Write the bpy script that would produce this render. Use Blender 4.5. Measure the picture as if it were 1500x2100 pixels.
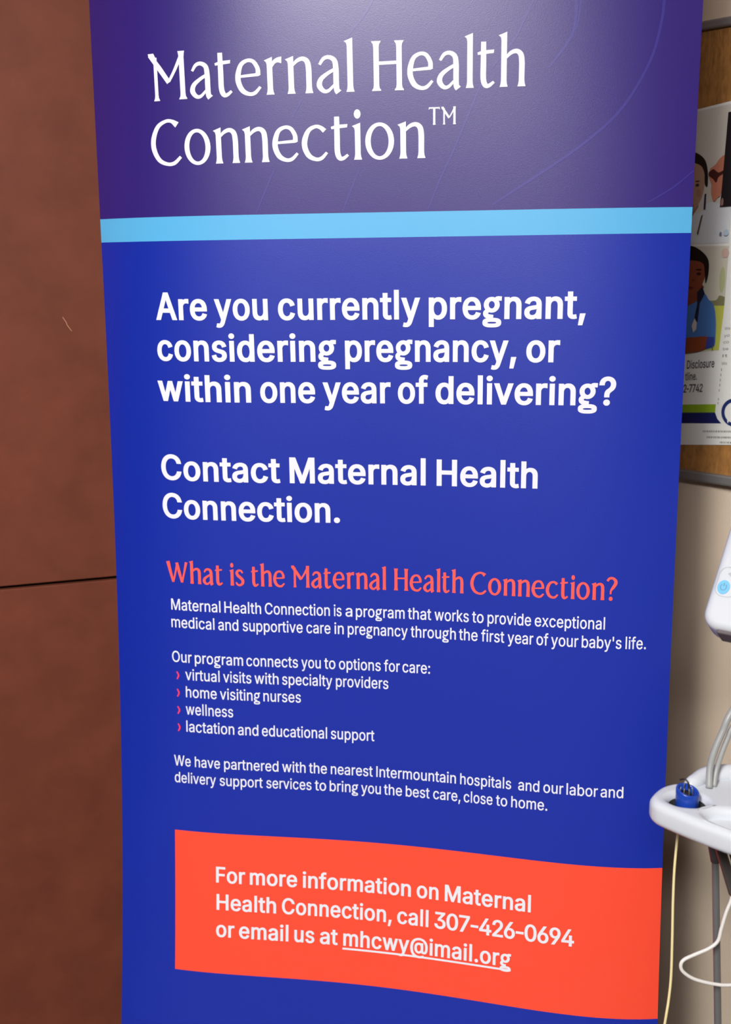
import bpy, bmesh, math, random
from mathutils import Vector, Matrix
from mathutils.geometry import delaunay_2d_cdt

random.seed(4)
for o in list(bpy.data.objects):
    bpy.data.objects.remove(o, do_unlink=True)
S = bpy.context.scene
COL = S.collection

# ------------------------------------------------------------------ camera
CAM = Vector((0.6408, -1.5227, 1.42))
RIGHT = Vector((0.988497, 0.150682, -0.012955))
UP = Vector((-0.022622, 0.232011, 0.97245))
FWD = Vector((-0.149536, 0.960971, -0.232751))
cam_d = bpy.data.cameras.new('camera')
cam = bpy.data.objects.new('camera', cam_d)
COL.objects.link(cam)
cam.matrix_world = Matrix((
    (RIGHT.x, UP.x, -FWD.x, CAM.x),
    (RIGHT.y, UP.y, -FWD.y, CAM.y),
    (RIGHT.z, UP.z, -FWD.z, CAM.z),
    (0, 0, 0, 1)))
cam_d.sensor_fit = 'HORIZONTAL'
cam_d.sensor_width = 36.0
cam_d.lens = 36.0 * 2200.0 / 1500.0
cam_d.clip_start = 0.02
cam_d.dof.use_dof = True
cam_d.dof.focus_distance = 1.50
cam_d.dof.aperture_fstop = 5.0
S.camera = cam

# ------------------------------------------------------------------ light
S.view_settings.view_transform = 'Standard'
S.view_settings.look = 'None'
S.view_settings.gamma = 1.0
S.view_settings.exposure = -0.13
S.view_settings.use_curve_mapping = False
w = bpy.data.worlds.new('room_ambient')
S.world = w
w.use_nodes = True
w.node_tree.nodes['Background'].inputs[0].default_value = (1.0, 0.96, 0.92, 1)
w.node_tree.nodes['Background'].inputs[1].default_value = 0.02


def area_light(name, loc, target, sx, sy, power, color=(1, 1, 1)):
    d = bpy.data.lights.new(name, 'AREA')
    d.shape = 'RECTANGLE'
    d.size, d.size_y = sx, sy
    d.energy = power
    d.color = color
    o = bpy.data.objects.new(name, d)
    COL.objects.link(o)
    o.location = loc
    o.rotation_euler = (Vector(target) - Vector(loc)).to_track_quat('-Z', 'Y').to_euler()
    return o


# ceiling troffers of the room: one ahead and left of the camera, a longer one behind it
area_light('ceiling_troffer', (0.06, -2.4, 2.66), (0.06, -2.39, 0), 0.22, 1.2, 120, (1.0, 0.97, 0.93))
area_light('ceiling_troffer', (0.05, -2.8, 2.66), (0.25, 0.0, 1.2), 1.4, 0.5, 105, (1.0, 0.94, 0.95))


# ------------------------------------------------------------------ helpers
def srgb(r, g, b):
    f = lambda c: (c / 255.0) / 12.92 if c / 255.0 <= 0.04045 else ((c / 255.0 + 0.055) / 1.055) ** 2.4
    return (f(r), f(g), f(b), 1.0)


MATS = {}


def mat(name, rgb, rough=0.5, metal=0.0, spec=0.5, noise=0.0, scale=20.0, bump=0.0, bscale=200.0, coat=0.0, stretch=None):
    if name in MATS:
        return MATS[name]
    m = bpy.data.materials.new(name)
    m.use_nodes = True
    nt = m.node_tree
    b = nt.nodes['Principled BSDF']
    col = srgb(*rgb)
    b.inputs['Base Color'].default_value = col
    b.inputs['Roughness'].default_value = rough
    b.inputs['Metallic'].default_value = metal
    b.inputs['Specular IOR Level'].default_value = spec
    b.inputs['Coat Weight'].default_value = coat
    if noise or bump:
        tc = nt.nodes.new('ShaderNodeTexCoord')
        mp = nt.nodes.new('ShaderNodeMapping')
        nt.links.new(tc.outputs['Object'], mp.inputs['Vector'])
        if stretch:
            mp.inputs['Scale'].default_value = stretch
    if noise:
        n = nt.nodes.new('ShaderNodeTexNoise')
        n.inputs['Scale'].default_value = scale
        n.inputs['Detail'].default_value = 5
        n.inputs['Roughness'].default_value = 0.6
        nt.links.new(mp.outputs[0], n.inputs['Vector'])
        r = nt.nodes.new('ShaderNodeValToRGB')
        r.color_ramp.elements[0].position = 0.3
        r.color_ramp.elements[1].position = 0.7
        r.color_ramp.elements[0].color = tuple(c * (1 - noise) for c in col[:3]) + (1,)
        r.color_ramp.elements[1].color = tuple(min(1, c * (1 + noise)) for c in col[:3]) + (1,)
        nt.links.new(n.outputs['Fac'], r.inputs['Fac'])
        nt.links.new(r.outputs['Color'], b.inputs['Base Color'])
    if bump:
        n2 = nt.nodes.new('ShaderNodeTexNoise')
        n2.inputs['Scale'].default_value = bscale
        n2.inputs['Detail'].default_value = 3
        nt.links.new(mp.outputs[0], n2.inputs['Vector'])
        bp = nt.nodes.new('ShaderNodeBump')
        bp.inputs['Strength'].default_value = bump
        bp.inputs['Distance'].default_value = 0.002
        nt.links.new(n2.outputs['Fac'], bp.inputs['Height'])
        nt.links.new(bp.outputs['Normal'], b.inputs['Normal'])
    MATS[name] = m
    return m


def link_mesh(name, verts, faces, mats, parent=None, fmat=None, smooth=False):
    me = bpy.data.meshes.new(name)
    me.from_pydata([tuple(v) for v in verts], [], faces)
    if not isinstance(mats, (list, tuple)):
        mats = [mats]
    for m in mats:
        me.materials.append(m)
    if fmat:
        for p, i in zip(me.polygons, fmat):
            p.material_index = i
    if smooth:
        for p in me.polygons:
            p.use_smooth = True
    me.update()
    o = bpy.data.objects.new(name, me)
    COL.objects.link(o)
    if parent:
        o.parent = parent
    return o


def from_bm(name, bm, m, parent=None, smooth=False):
    me = bpy.data.meshes.new(name)
    bmesh.ops.recalc_face_normals(bm, faces=bm.faces)
    bm.to_mesh(me)
    bm.free()
    me.materials.append(m)
    if smooth:
        for p in me.polygons:
            p.use_smooth = True
    o = bpy.data.objects.new(name, me)
    COL.objects.link(o)
    if parent:
        o.parent = parent
    return o


def empty(name, loc=(0, 0, 0)):
    o = bpy.data.objects.new(name, None)
    o.empty_display_size = 0.1
    COL.objects.link(o)
    o.location = loc
    return o


def tag(o, label=None, cat=None, group=None, kind=None):
    if label: o['label'] = label
    if cat: o['category'] = cat
    if group: o['group'] = group
    if kind: o['kind'] = kind
    return o


def keep_world(root):
    """children were modelled in world coordinates: cancel the root's offset"""
    inv = Matrix.Translation(-root.location)
    for ch in root.children:
        ch.matrix_parent_inverse = inv


def box_bm(bm, o, ex, ey, ez, a, b):
    """box spanning local a..b in axes ex,ey,ez from origin o"""
    vs = []
    for k in (0, 1):
        for (i, j) in ((0, 0), (1, 0), (1, 1), (0, 1)):
            x = (a[0], b[0])[i]; y = (a[1], b[1])[j]; z = (a[2], b[2])[k]
            vs.append(bm.verts.new(o + ex * x + ey * y + ez * z))
    for f in ((3, 2, 1, 0), (4, 5, 6, 7), (0, 1, 5, 4), (1, 2, 6, 5), (2, 3, 7, 6), (3, 0, 4, 7)):
        bm.faces.new([vs[i] for i in f])
    return vs


def bevel_all(bm, r, seg=3):
    bmesh.ops.recalc_face_normals(bm, faces=bm.faces)
    bmesh.ops.bevel(bm, geom=list(bm.edges), offset=r, segments=seg, affect='EDGES', profile=0.5)


def catmull(P, n=8):
    P = [Vector(p) for p in P]
    Q = [P[0] * 2 - P[1]] + P + [P[-1] * 2 - P[-2]]
    out = []
    for i in range(1, len(Q) - 2):
        a, b, c, d = Q[i - 1:i + 3]
        for k in range(n):
            t = k / n
            out.append(0.5 * ((2 * b) + (c - a) * t + (2 * a - 5 * b + 4 * c - d) * t * t + (3 * b - a - 3 * c + d) * t ** 3))
    out.append(P[-1])
    return out


def tube_bm(bm, path, r, seg=12):
    """round tube along a path; r a number or one radius per point"""
    n = len(path)
    rs = r if isinstance(r, (list, tuple)) else [r] * n
    ref = None
    rings = []
    for i, p in enumerate(path):
        d = (path[min(i + 1, n - 1)] - path[max(i - 1, 0)]).normalized()
        if ref is None:
            ref = Vector((0, 0, 1)) if abs(d.z) < 0.9 else Vector((1, 0, 0))
        s = d.cross(ref).normalized()
        ref = s.cross(d).normalized()
        rings.append([bm.verts.new(p + (s * math.cos(2 * math.pi * k / seg) + ref * math.sin(2 * math.pi * k / seg)) * rs[i]) for k in range(seg)])
    for a, b in zip(rings, rings[1:]):
        for k in range(seg):
            bm.faces.new((a[k], a[(k + 1) % seg], b[(k + 1) % seg], b[k]))
    bm.faces.new(rings[0][::-1])
    bm.faces.new(rings[-1])


def tube(name, path, r, m, parent=None, seg=12):
    bm = bmesh.new()
    tube_bm(bm, [Vector(p) for p in path], r, seg)
    return from_bm(name, bm, m, parent, True)


# ------------------------------------------------------------------ materials
M_PURPLE = mat('print_purple', (44, 25, 116), rough=0.38, spec=0.9, bump=0.06, bscale=900)
M_BLUE = mat('print_blue', (2, 38, 160), rough=0.38, spec=0.9, bump=0.06, bscale=900)
M_CYAN = mat('print_sky_blue', (86, 176, 226), rough=0.38, spec=0.8)
M_ORANGE = mat('print_orange', (248, 76, 50), rough=0.38, spec=0.8)
M_WHITE = mat('print_white', (230, 233, 242), rough=0.42, spec=0.5)
M_CORAL = mat('print_coral', (252, 92, 84), rough=0.42, spec=0.5)
M_PINK = mat('print_pink', (236, 62, 104), rough=0.42, spec=0.5)
M_SWIRL = mat('print_swirl', (54, 44, 134), rough=0.38, spec=0.9)
M_BACK = mat('banner_back', (70, 70, 74), rough=0.7)
M_ALU = mat('brushed_aluminium', (175, 177, 180), rough=0.35, metal=1.0)
M_BROWN = mat('brown_wall_panel', (108, 57, 41), rough=0.62, spec=0.18, noise=0.13, scale=14, bump=0.12, bscale=60)
M_BEIGE = mat('beige_wall_paint', (216, 200, 178), rough=0.7, spec=0.3, noise=0.03, scale=8, bump=0.1, bscale=300)
M_FLOOR = mat('grey_vinyl_floor', (88, 80, 74), rough=0.5, noise=0.1, scale=6)
M_CEIL = mat('ceiling_tile', (225, 222, 215), rough=0.9, noise=0.03, scale=40)
M_CORK = mat('cork', (158, 112, 60), rough=0.85, spec=0.2, noise=0.28, scale=160, bump=0.5, bscale=400, stretch=(1, 1, 0.35))
M_FRAME = mat('grey_aluminium_frame', (150, 150, 150), rough=0.45, metal=0.6)
M_GROOVE = mat('dark_groove', (18, 10, 9), rough=0.9)
M_PLASTIC = mat('white_plastic', (200, 206, 213), rough=0.32, spec=0.5)
M_PLASTIC2 = mat('pale_grey_plastic', (214, 219, 222), rough=0.4)
M_GREYTUBE = mat('grey_rubber_hose', (150, 153, 152), rough=0.4)
M_DARK = mat('dark_metal', (78, 74, 71), rough=0.32, metal=0.15)
M_BLACK = mat('black_plastic', (22, 22, 24), rough=0.4)
M_CHROME = mat('grey_metal_rod', (112, 114, 115), rough=0.3, metal=0.35)
M_LBLUE = mat('light_blue_key', (112, 184, 228), rough=0.4)
M_ICON = mat('grey_icon', (92, 128, 156), rough=0.5)
M_ICON2 = mat('faint_grey_icon', (168, 177, 178), rough=0.5)
M_PROBE = mat('blue_probe_plastic', (24, 62, 160), rough=0.28, noise=0.2, scale=60)
M_YCABLE = mat('cream_cable', (226, 214, 160), rough=0.4)
M_WCABLE = mat('white_cable', (214, 213, 208), rough=0.4)
M_GRIP = mat('dark_grey_grip', (92, 86, 88), rough=0.55)

# ------------------------------------------------------------------ the banner's surface
BW = 0.85
DC = (0.0137, -0.04981, 0.0138, -0.03567, -0.01631, 0.05296, 0.01614, 0.03673, -0.01953, -0.00179, 0.01857)


def bdepth(u, v):
    a = 2 * u / BW - 1
    b = (v - 1.05) / 0.75
    b = max(-1.15, min(1.2, b))
    c = DC
    return (c[0] * b + c[1] * b * b + c[2] * b ** 3 + c[3] * a * a + c[4] * a ** 3 + c[5] * a ** 4
            + c[6] * a * b + c[7] * a * a * b + c[8] * a ** 3 * b + c[9] * a * b * b + c[10] * a * a * b * b)


def bpos(u, v, off=0.0):
    """a point of the curled fabric; off lifts it off the printed face"""
    h = 1e-3
    dx = (bdepth(u + h, v) - bdepth(u - h, v)) / (2 * h)
    dz = (bdepth(u, v + h) - bdepth(u, v - h)) / (2 * h)
    n = Vector((dx, -1.0, dz)).normalized()
    return Vector((u, bdepth(u, v), v)) + n * off


V_TOP, V_BOT = 1.98, -0.045
V_ST, V_SB, V_OT, V_OB, U_O = 1.4772, 1.4436, 0.5318, 0.3047, 0.0950

# ------------------------------------------------------------------ setting
COR = Vector((0.6843, 0.508, 0.0))
ER, NR = Vector((0.7863, -0.6178, 0)), Vector((-0.6178, -0.7863, 0))
EL, NL = Vector((-0.9074, -0.4202, 0)), Vector((0.4202, -0.9074, 0))
EZ = Vector((0, 0, 1))
H = 2.7
FZ = -0.12            # floor level
GZ = 0.8845


def setting(o):
    o['kind'] = 'structure'
    return o


# floor and ceiling follow the two walls and run back past the camera
fl = [COR, COR + EL * 3.2, Vector((-2.22, -6.5, 0)), Vector((3.20, -6.5, 0)), COR + ER * 3.2]
bm = bmesh.new()
lo = [bm.verts.new((p.x, p.y, FZ - 0.05)) for p in [COR, fl[1], fl[2], fl[3], fl[4]]]
hi = [bm.verts.new((p.x, p.y, FZ)) for p in [COR, fl[1], fl[2], fl[3], fl[4]]]
bm.faces.new(lo[::-1]); bm.faces.new(hi)
for i in range(5):
    bm.faces.new((lo[i], lo[(i + 1) % 5], hi[(i + 1) % 5], hi[i]))
setting(from_bm('floor', bm, M_FLOOR))
bm = bmesh.new()
lo = [bm.verts.new((p.x, p.y, H)) for p in [COR, fl[1], fl[2], fl[3], fl[4]]]
hi = [bm.verts.new((p.x, p.y, H + 0.05)) for p in [COR, fl[1], fl[2], fl[3], fl[4]]]
bm.faces.new(lo[::-1]); bm.faces.new(hi)
for i in range(5):
    bm.faces.new((lo[i], lo[(i + 1) % 5], hi[(i + 1) % 5], hi[i]))
setting(from_bm('ceiling', bm, M_CEIL))

# left wall: brown panels with a dark open joint between them
bm = bmesh.new()
box_bm(bm, COR, EL, -NL, EZ, (0, 0.012, FZ), (3.2, 0.11, H))
wl = from_bm('wall_left', bm, M_GROOVE)
setting(wl)
for z0, z1 in ((FZ, GZ - 0.0032), (GZ + 0.0032, H)):
    bm = bmesh.new()
    box_bm(bm, COR, EL, -NL, EZ, (0.0, 0.0, z0), (3.2, 0.012, z1))
    bevel_all(bm, 0.0012, 2)
    from_bm('wall_panel', bm, M_BROWN, wl)
fib = catmull([COR + EL * s + NL * 0.0006 + EZ * z for s, z in ((0.874, 1.3290), (0.8690, 1.3205), (0.8676, 1.3160), (0.8610, 1.3057))], 4)
tube('lint_fibre', fib, 0.0005, mat('pale_lint', (214, 160, 128), rough=0.8), wl, 6)

bm = bmesh.new()
box_bm(bm, COR, ER, -NR, EZ, (0, 0, FZ), (3.2, 0.1, H))
setting(from_bm('wall_right', bm, M_BEIGE))

# ------------------------------------------------------------------ banner body
BAN = empty('rollup_banner', (0.425, -0.075, FZ))
tag(BAN, 'tall purple and blue roll-up banner about maternal health with an orange contact box', 'banner')


def grid_lines(breaks, step):
    out = []
    for a, b in zip(breaks, breaks[1:]):
        n = max(1, round((b - a) / step))
        out += [a + (b - a) * i / n for i in range(n)]
    return out + [breaks[-1]]


US = grid_lines([0, U_O, BW], 0.0125)
VS = grid_lines([V_BOT, V_OB, V_OT, V_SB, V_ST, V_TOP], 0.02)
verts, faces, fm = [], [], []
nu, nv = len(US), len(VS)
for off in (0.0, -0.0008):
    for v in VS:
        for u in US:
            verts.append(bpos(u, v, off))
nn = nu * nv
for j in range(nv - 1):
    vm = (VS[j] + VS[j + 1]) / 2
    for i in range(nu - 1):
        um = (US[i] + US[i + 1]) / 2
        a = j * nu + i
        faces.append((a, a + 1, a + nu + 1, a + nu))
        k = 0 if vm > V_ST else 1 if vm > V_SB else 3 if (V_OB < vm < V_OT and um > U_O) else 2
        fm.append(k)
        a += nn
        faces.append((a, a + nu, a + nu + 1, a + 1))
        fm.append(4)
ring = [i for i in range(nu)] + [j * nu + nu - 1 for j in range(1, nv)] + [(nv - 1) * nu + i for i in range(nu - 2, -1, -1)] + [j * nu for j in range(nv - 2, 0, -1)]
rb = len(verts)          # the cut edge has vertices of its own, so that it shades crisply
verts += [verts[i] for i in ring] + [verts[i + nn] for i in ring]
nr = len(ring)
for k in range(nr):
    k2 = (k + 1) % nr
    faces.append((rb + k, rb + nr + k, rb + nr + k2, rb + k2))
    fm.append(4)
PANEL = link_mesh('fabric_panel', verts, faces, [M_PURPLE, M_CYAN, M_BLUE, M_ORANGE, M_BACK], BAN, fm, True)

# top rail, cassette base, swing-out feet, support pole behind the fabric
X, Y = Vector((1, 0, 0)), Vector((0, 1, 0))
p0, p1 = bpos(0, V_TOP), bpos(BW, V_TOP)
bm = bmesh.new()
tube_bm(bm, [p + Vector((0, 0, -0.002)) for p in (bpos(u, V_TOP) for u in [BW * k / 16 for k in range(17)])], 0.009, 10)
from_bm('top_rail', bm, M_ALU, BAN, True)
yb = bdepth(0.42, V_BOT)
bm = bmesh.new()
box_bm(bm, Vector((0, yb, 0)), X, Y, EZ, (-0.02, -0.055, FZ + 0.008), (BW + 0.02, 0.055, V_BOT + 0.004))
bevel_all(bm, 0.014, 4)
from_bm('cassette_base', bm, M_ALU, BAN)
for fx in (0.14, 0.71):
    bm = bmesh.new()
    box_bm(bm, Vector((fx, yb, 0)), X, Y, EZ, (-0.025, -0.16, FZ), (0.025, 0.13, FZ + 0.008))
    bevel_all(bm, 0.003, 2)
    from_bm('foot', bm, M_ALU, BAN)
tube('support_pole', [Vector((0.425, yb + 0.04, FZ + 0.06)), Vector((0.425, 0.03, 1.0)), Vector((0.425, bdepth(.425, V_TOP) + 0.014, V_TOP - 0.005))], 0.008, M_ALU, BAN)

# ------------------------------------------------------------------ lettering: sans letters as outlines (units of 1/1000 em)
SANS = {
 "'": (206, '78,318 70,509 136,509 128,318'),
 ',': (188, '38,-119 68,71 137,71 84,-119'),
 '-': (453, '337,244 337,188 114,188 114,244'),
 '.': (188, '95,-4 83,-3 73,1 63,9 55,18 51,29 50,41 51,53 55,64 63,73 73,81 83,85 95,87 107,85 118,81 128,73 135,64 140,53 141,41 140,29 135,18 128,9 118,1 107,-3'),
 '0': (453, '227,-7 199,-5 174,1 151,11 130,24 111,41 95,62 80,86 69,113 60,144 53,178 49,214 48,254 49,294 53,330 60,364 69,395 81,422 95,447 112,467 130,484 151,498 174,508 200,514 227,516 254,514 279,508 302,498 323,484 342,467 358,447 372,422 384,395 393,364 400,330 404,294 405,254 404,214 400,178 393,144 384,113 373,86 359,62 342,41 323,24 302,11 279,1 254,-5;227,50 250,52 271,60 290,74 303,87 313,103 323,122 330,144 336,168 340,194 343,223 344,254 343,285 340,314 336,341 330,365 323,387 313,405 303,422 290,435 271,449 250,457 227,460 203,457 182,449 163,435 151,422 140,405 131,387 123,365 117,341 113,314 110,285 109,254 110,223 113,194 117,168 123,144 131,122 140,103 151,87 163,74 182,60 203,52'),
 '1': (453, '76,0 76,55 391,55 391,0;276,509 276,0 212,0 212,448 209,448 86,358 86,427 198,509'),
 '2': (453, '64,0 64,47 234,229 252,248 268,266 282,282 294,298 303,312 311,327 316,341 319,356 320,371 319,389 315,405 308,419 298,431 287,441 273,449 258,455 241,458 224,460 205,458 188,454 172,447 159,438 148,427 139,413 132,398 128,381 127,362 66,362 67,384 71,405 77,424 86,442 102,464 121,482 143,496 162,505 182,511 203,514 225,516 247,514 268,511 288,505 306,497 328,482 346,465 361,445 372,423 379,398 381,372 380,354 377,336 371,318 363,299 351,280 336,259 322,241 306,223 288,202 267,180 153,60 153,57 389,57 389,0'),
 '3': (453, '218,-7 195,-6 173,-3 152,2 133,10 108,22 88,38 70,57 57,79 48,104 44,132 109,132 112,115 118,100 126,87 137,76 150,66 165,59 182,54 200,51 219,50 239,51 258,55 275,61 291,69 304,80 315,93 323,108 328,125 329,145 328,163 323,180 316,196 306,211 292,223 275,234 254,241 229,246 201,248 157,248 157,299 288,448 288,452 70,452 70,509 372,509 372,461 211,278 211,289 239,290 264,288 287,284 308,276 327,265 344,253 359,239 371,222 381,205 387,186 392,166 393,145 392,123 387,103 380,84 370,66 358,50 344,36 327,23 309,12 288,4 266,-2 243,-6'),
 '4': (453, '40,105 40,158 247,509 311,509 109,166 109,163 413,163 413,105;282,0 282,121 282,146 282,318 343,318 343,0'),
 '6': (453, '226,-7 203,-5 182,-1 161,5 142,15 125,26 109,40 96,56 84,74 75,94 69,115 65,138 64,162 65,187 71,212 80,239 89,261 102,285 118,311 137,340 252,509 322,509 151,261 145,261 151,270 157,279 165,288 174,295 184,302 196,307 208,311 221,313 235,314 257,313 278,309 298,303 316,295 337,280 355,262 370,240 378,221 384,201 388,180 389,157 388,134 384,112 377,92 368,73 356,55 343,39 327,26 310,14 291,5 271,-2 249,-6;226,48 245,50 263,55 279,63 293,73 304,86 314,101 322,119 326,137 327,157 326,178 322,196 314,213 304,228 293,241 279,251 263,259 245,264 226,265 207,264 190,259 174,252 160,241 148,229 138,214 131,197 126,179 125,158 126,138 131,119 138,102 148,86 160,73 174,63 190,55 207,50'),
 '7': (453, '97,0 323,448 323,452 62,452 62,509 391,509 391,449 165,0'),
 '9': (453, '226,516 249,514 271,510 291,503 310,494 328,482 343,468 356,452 368,434 377,414 384,393 388,371 389,347 387,322 382,296 373,270 363,248 350,224 334,197 315,168 200,0 130,0 301,248 307,248 302,238 295,229 287,221 278,214 268,207 257,202 245,198 232,195 218,195 195,196 175,199 155,206 137,214 116,229 98,247 83,269 74,287 68,307 65,329 64,352 65,375 69,397 75,417 85,436 96,454 110,469 125,483 143,494 162,504 182,510 203,514;226,460 207,459 190,454 174,446 160,435 148,423 138,407 131,390 127,372 125,352 127,331 131,313 138,295 148,280 160,268 174,257 190,250 207,245 226,243 245,245 263,249 279,257 293,267 305,280 314,295 322,312 326,330 327,350 326,371 322,390 314,407 305,422 293,435 279,446 263,454 245,459'),
 ':': (188, '95,-4 83,-3 73,1 63,9 55,18 51,29 50,41 51,53 55,64 63,73 73,81 83,85 95,87 107,85 118,81 128,73 135,64 140,53 141,41 140,29 135,18 128,9 118,1 107,-3;95,271 83,272 73,277 63,284 55,294 51,304 50,316 51,328 55,339 63,349 73,356 83,360 95,362 107,360 118,356 128,349 135,339 140,328 141,316 140,304 135,294 128,284 118,277 107,272'),
 '?': (358, '132,152 132,159 133,187 136,211 141,230 148,245 157,258 168,269 180,279 194,288 209,298 223,309 236,321 247,334 255,349 260,365 262,384 260,399 257,413 250,425 242,436 232,445 220,452 207,457 193,461 178,462 163,461 150,458 137,453 125,446 115,437 106,425 99,412 94,396 92,378 27,378 30,406 38,430 49,452 64,471 82,487 103,499 126,508 151,514 178,516 206,514 232,508 255,498 275,486 292,470 306,451 316,430 322,407 324,382 322,356 316,332 306,311 292,292 275,276 254,261 241,252 229,243 219,235 211,226 204,216 200,205 196,192 194,177 194,158 194,152;164,-4 152,-3 141,1 131,9 124,18 120,29 118,41 120,53 124,64 131,73 141,80 152,85 164,86 176,85 186,80 196,73 203,64 208,53 209,41 208,29 203,18 196,9 186,1 176,-3'),
 '@': (676, '355,-135 319,-134 284,-130 252,-123 221,-114 193,-102 167,-88 144,-72 122,-53 103,-31 87,-8 73,18 61,46 52,77 45,109 42,143 40,179 42,215 46,248 52,280 61,309 73,337 87,363 104,387 123,408 144,427 167,444 192,458 220,470 249,480 281,486 314,490 349,492 383,490 415,486 445,479 472,469 498,457 522,442 543,426 562,407 579,387 594,366 607,343 617,319 625,294 631,268 634,242 635,215 635,191 633,166 631,142 627,118 622,96 615,76 605,57 593,42 579,28 561,18 541,13 517,11 503,11 490,13 476,17 463,21 451,28 441,36 432,45 426,56 423,68 420,68 413,54 402,41 388,30 371,20 351,15 326,13 298,15 273,23 251,35 232,52 216,73 204,96 197,116 192,137 189,159 188,182 190,205 193,226 199,246 207,265 220,287 237,306 257,322 279,334 304,341 330,343 351,342 369,338 385,331 398,323 409,314 416,306 419,306 419,335 474,335 474,110 475,97 479,85 485,74 493,66 505,61 518,59 533,61 546,66 557,76 565,89 571,106 576,127 578,145 580,166 581,190 581,215 580,237 577,259 573,280 567,301 558,320 548,339 537,357 523,373 507,388 490,402 471,414 450,424 427,432 402,438 376,441 347,442 319,441 292,438 266,432 242,424 220,414 199,402 181,388 164,372 149,354 135,334 124,312 115,289 107,263 102,236 99,208 98,178 99,147 102,119 107,91 115,66 124,43 135,21 149,1 165,-17 182,-32 201,-46 223,-58 246,-68 271,-75 298,-81 327,-84 357,-85 376,-85 394,-83 412,-80 428,-77 444,-73 458,-69 489,-59 504,-107 493,-111 480,-116 464,-120 447,-124 429,-128 411,-131 392,-133 374,-135;329,65 350,66 368,71 382,78 395,89 405,102 412,118 417,138 421,160 422,185 421,210 417,231 411,249 403,263 393,274 381,282 366,287 350,290 331,292 313,290 297,285 283,277 271,267 260,254 252,239 246,222 243,204 242,185 243,164 246,144 251,125 258,108 267,94 279,81 293,72 310,67'),
 'A': (480, '16,0 201,509 276,509 463,0 395,0 287,302 280,323 272,346 264,372 257,394 250,420 241,447 232,478 245,478 236,447 228,419 220,393 213,371 204,345 197,322 191,302 85,0;110,142 110,199 370,199 370,142'),
 'C': (510, '267,-7 235,-5 205,1 177,11 150,25 126,42 104,63 86,88 70,115 57,146 48,179 42,215 40,254 42,293 48,329 57,362 70,393 86,421 104,445 126,466 150,484 177,498 205,508 235,514 267,516 293,514 317,511 340,504 362,496 383,485 402,471 419,456 435,438 448,418 459,397 467,373 473,348 408,348 404,365 397,380 389,395 380,407 369,418 357,428 344,437 330,444 315,449 300,453 284,455 267,456 245,454 223,450 203,443 184,432 166,419 150,403 137,385 125,364 116,340 109,314 105,285 103,254 105,223 109,194 116,168 125,145 137,123 151,105 166,89 184,76 203,66 223,59 245,54 267,53 284,54 300,56 315,60 330,65 344,72 357,81 369,90 380,102 389,114 397,128 404,144 408,160 473,160 467,135 459,112 448,91 435,71 420,53 402,38 383,24 363,13 341,5 317,-2 293,-6'),
 'D': (502, '219,0 96,0 96,57 215,57 244,58 272,63 296,70 318,81 337,94 354,110 368,128 379,149 388,172 394,198 398,226 399,255 398,285 394,312 388,337 379,361 368,381 354,399 338,415 320,428 299,438 275,446 249,450 221,452 93,452 93,509 225,509 261,507 294,501 325,492 353,478 377,461 399,441 418,418 433,391 446,361 455,329 460,293 462,255 460,217 455,181 446,149 433,119 417,92 398,68 376,48 351,31 322,17 291,8 256,2;125,509 125,0 60,0 60,509'),
 'F': (410, '60,0 60,509 369,509 369,452 125,452 125,278 346,278 346,221 125,221 125,0'),
 'H': (517, '60,0 60,509 125,509 125,289 392,289 392,509 457,509 457,0 392,0 392,232 125,232 125,0'),
 'I': (300, '31,0 31,57 118,57 118,452 31,452 31,509 269,509 269,452 183,452 183,57 269,57 269,0'),
 'M': (628, '60,0 60,509 152,509 277,187 287,159 299,123 311,84 322,49 307,49 318,83 330,121 342,158 352,187 476,509 568,509 568,0 504,0 504,291 504,327 505,369 506,413 507,457 513,457 508,441 503,425 498,409 482,363 467,322 456,291 342,0 286,0 170,291 159,321 145,361 129,408 112,457 119,457 120,416 121,372 122,328 122,291 122,0'),
 'O': (533, '267,-7 235,-5 205,1 177,11 150,25 126,42 105,63 86,88 70,115 57,146 48,179 42,215 40,254 42,293 48,329 57,362 70,393 86,421 105,445 126,466 150,484 177,498 205,508 235,514 267,516 299,514 329,508 357,498 384,484 408,466 429,445 448,421 464,393 477,362 486,329 491,293 493,254 491,215 486,179 477,146 464,115 448,88 429,63 408,42 384,25 357,11 329,1 299,-5;267,53 289,54 310,59 330,66 349,76 367,89 383,105 396,123 408,144 418,168 425,194 429,223 430,254 429,286 425,314 418,341 408,365 396,386 383,404 367,420 349,433 330,443 310,450 289,454 267,456 245,454 223,450 203,443 184,433 167,420 151,404 137,385 125,364 116,340 109,314 105,285 103,254 105,223 109,194 116,168 125,144 137,123 151,105 167,89 184,76 203,66 223,59 245,54'),
 'Q': (533, '245,159 313,159 369,85 384,65 468,-48 401,-48 346,27 331,46;267,-7 235,-5 205,1 177,11 150,25 126,42 105,63 86,88 70,115 57,146 48,179 42,215 40,254 42,293 48,329 57,362 70,393 86,421 105,445 126,466 150,484 177,498 205,508 235,514 267,516 299,514 329,508 357,498 384,484 408,466 429,445 448,421 464,393 477,362 486,329 491,293 493,254 491,215 486,179 477,146 464,115 448,88 429,63 408,42 384,25 357,11 329,1 299,-5;267,53 289,54 310,59 330,66 349,76 367,89 383,105 396,123 408,144 418,168 425,194 429,223 430,254 429,286 425,314 418,341 408,365 396,386 383,404 367,420 349,433 330,443 310,450 289,454 267,456 245,454 223,450 203,443 184,433 167,420 151,404 137,385 125,364 116,340 109,314 105,285 103,254 105,223 109,194 116,168 125,144 137,123 151,105 167,89 184,76 203,66 223,59 245,54'),
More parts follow.
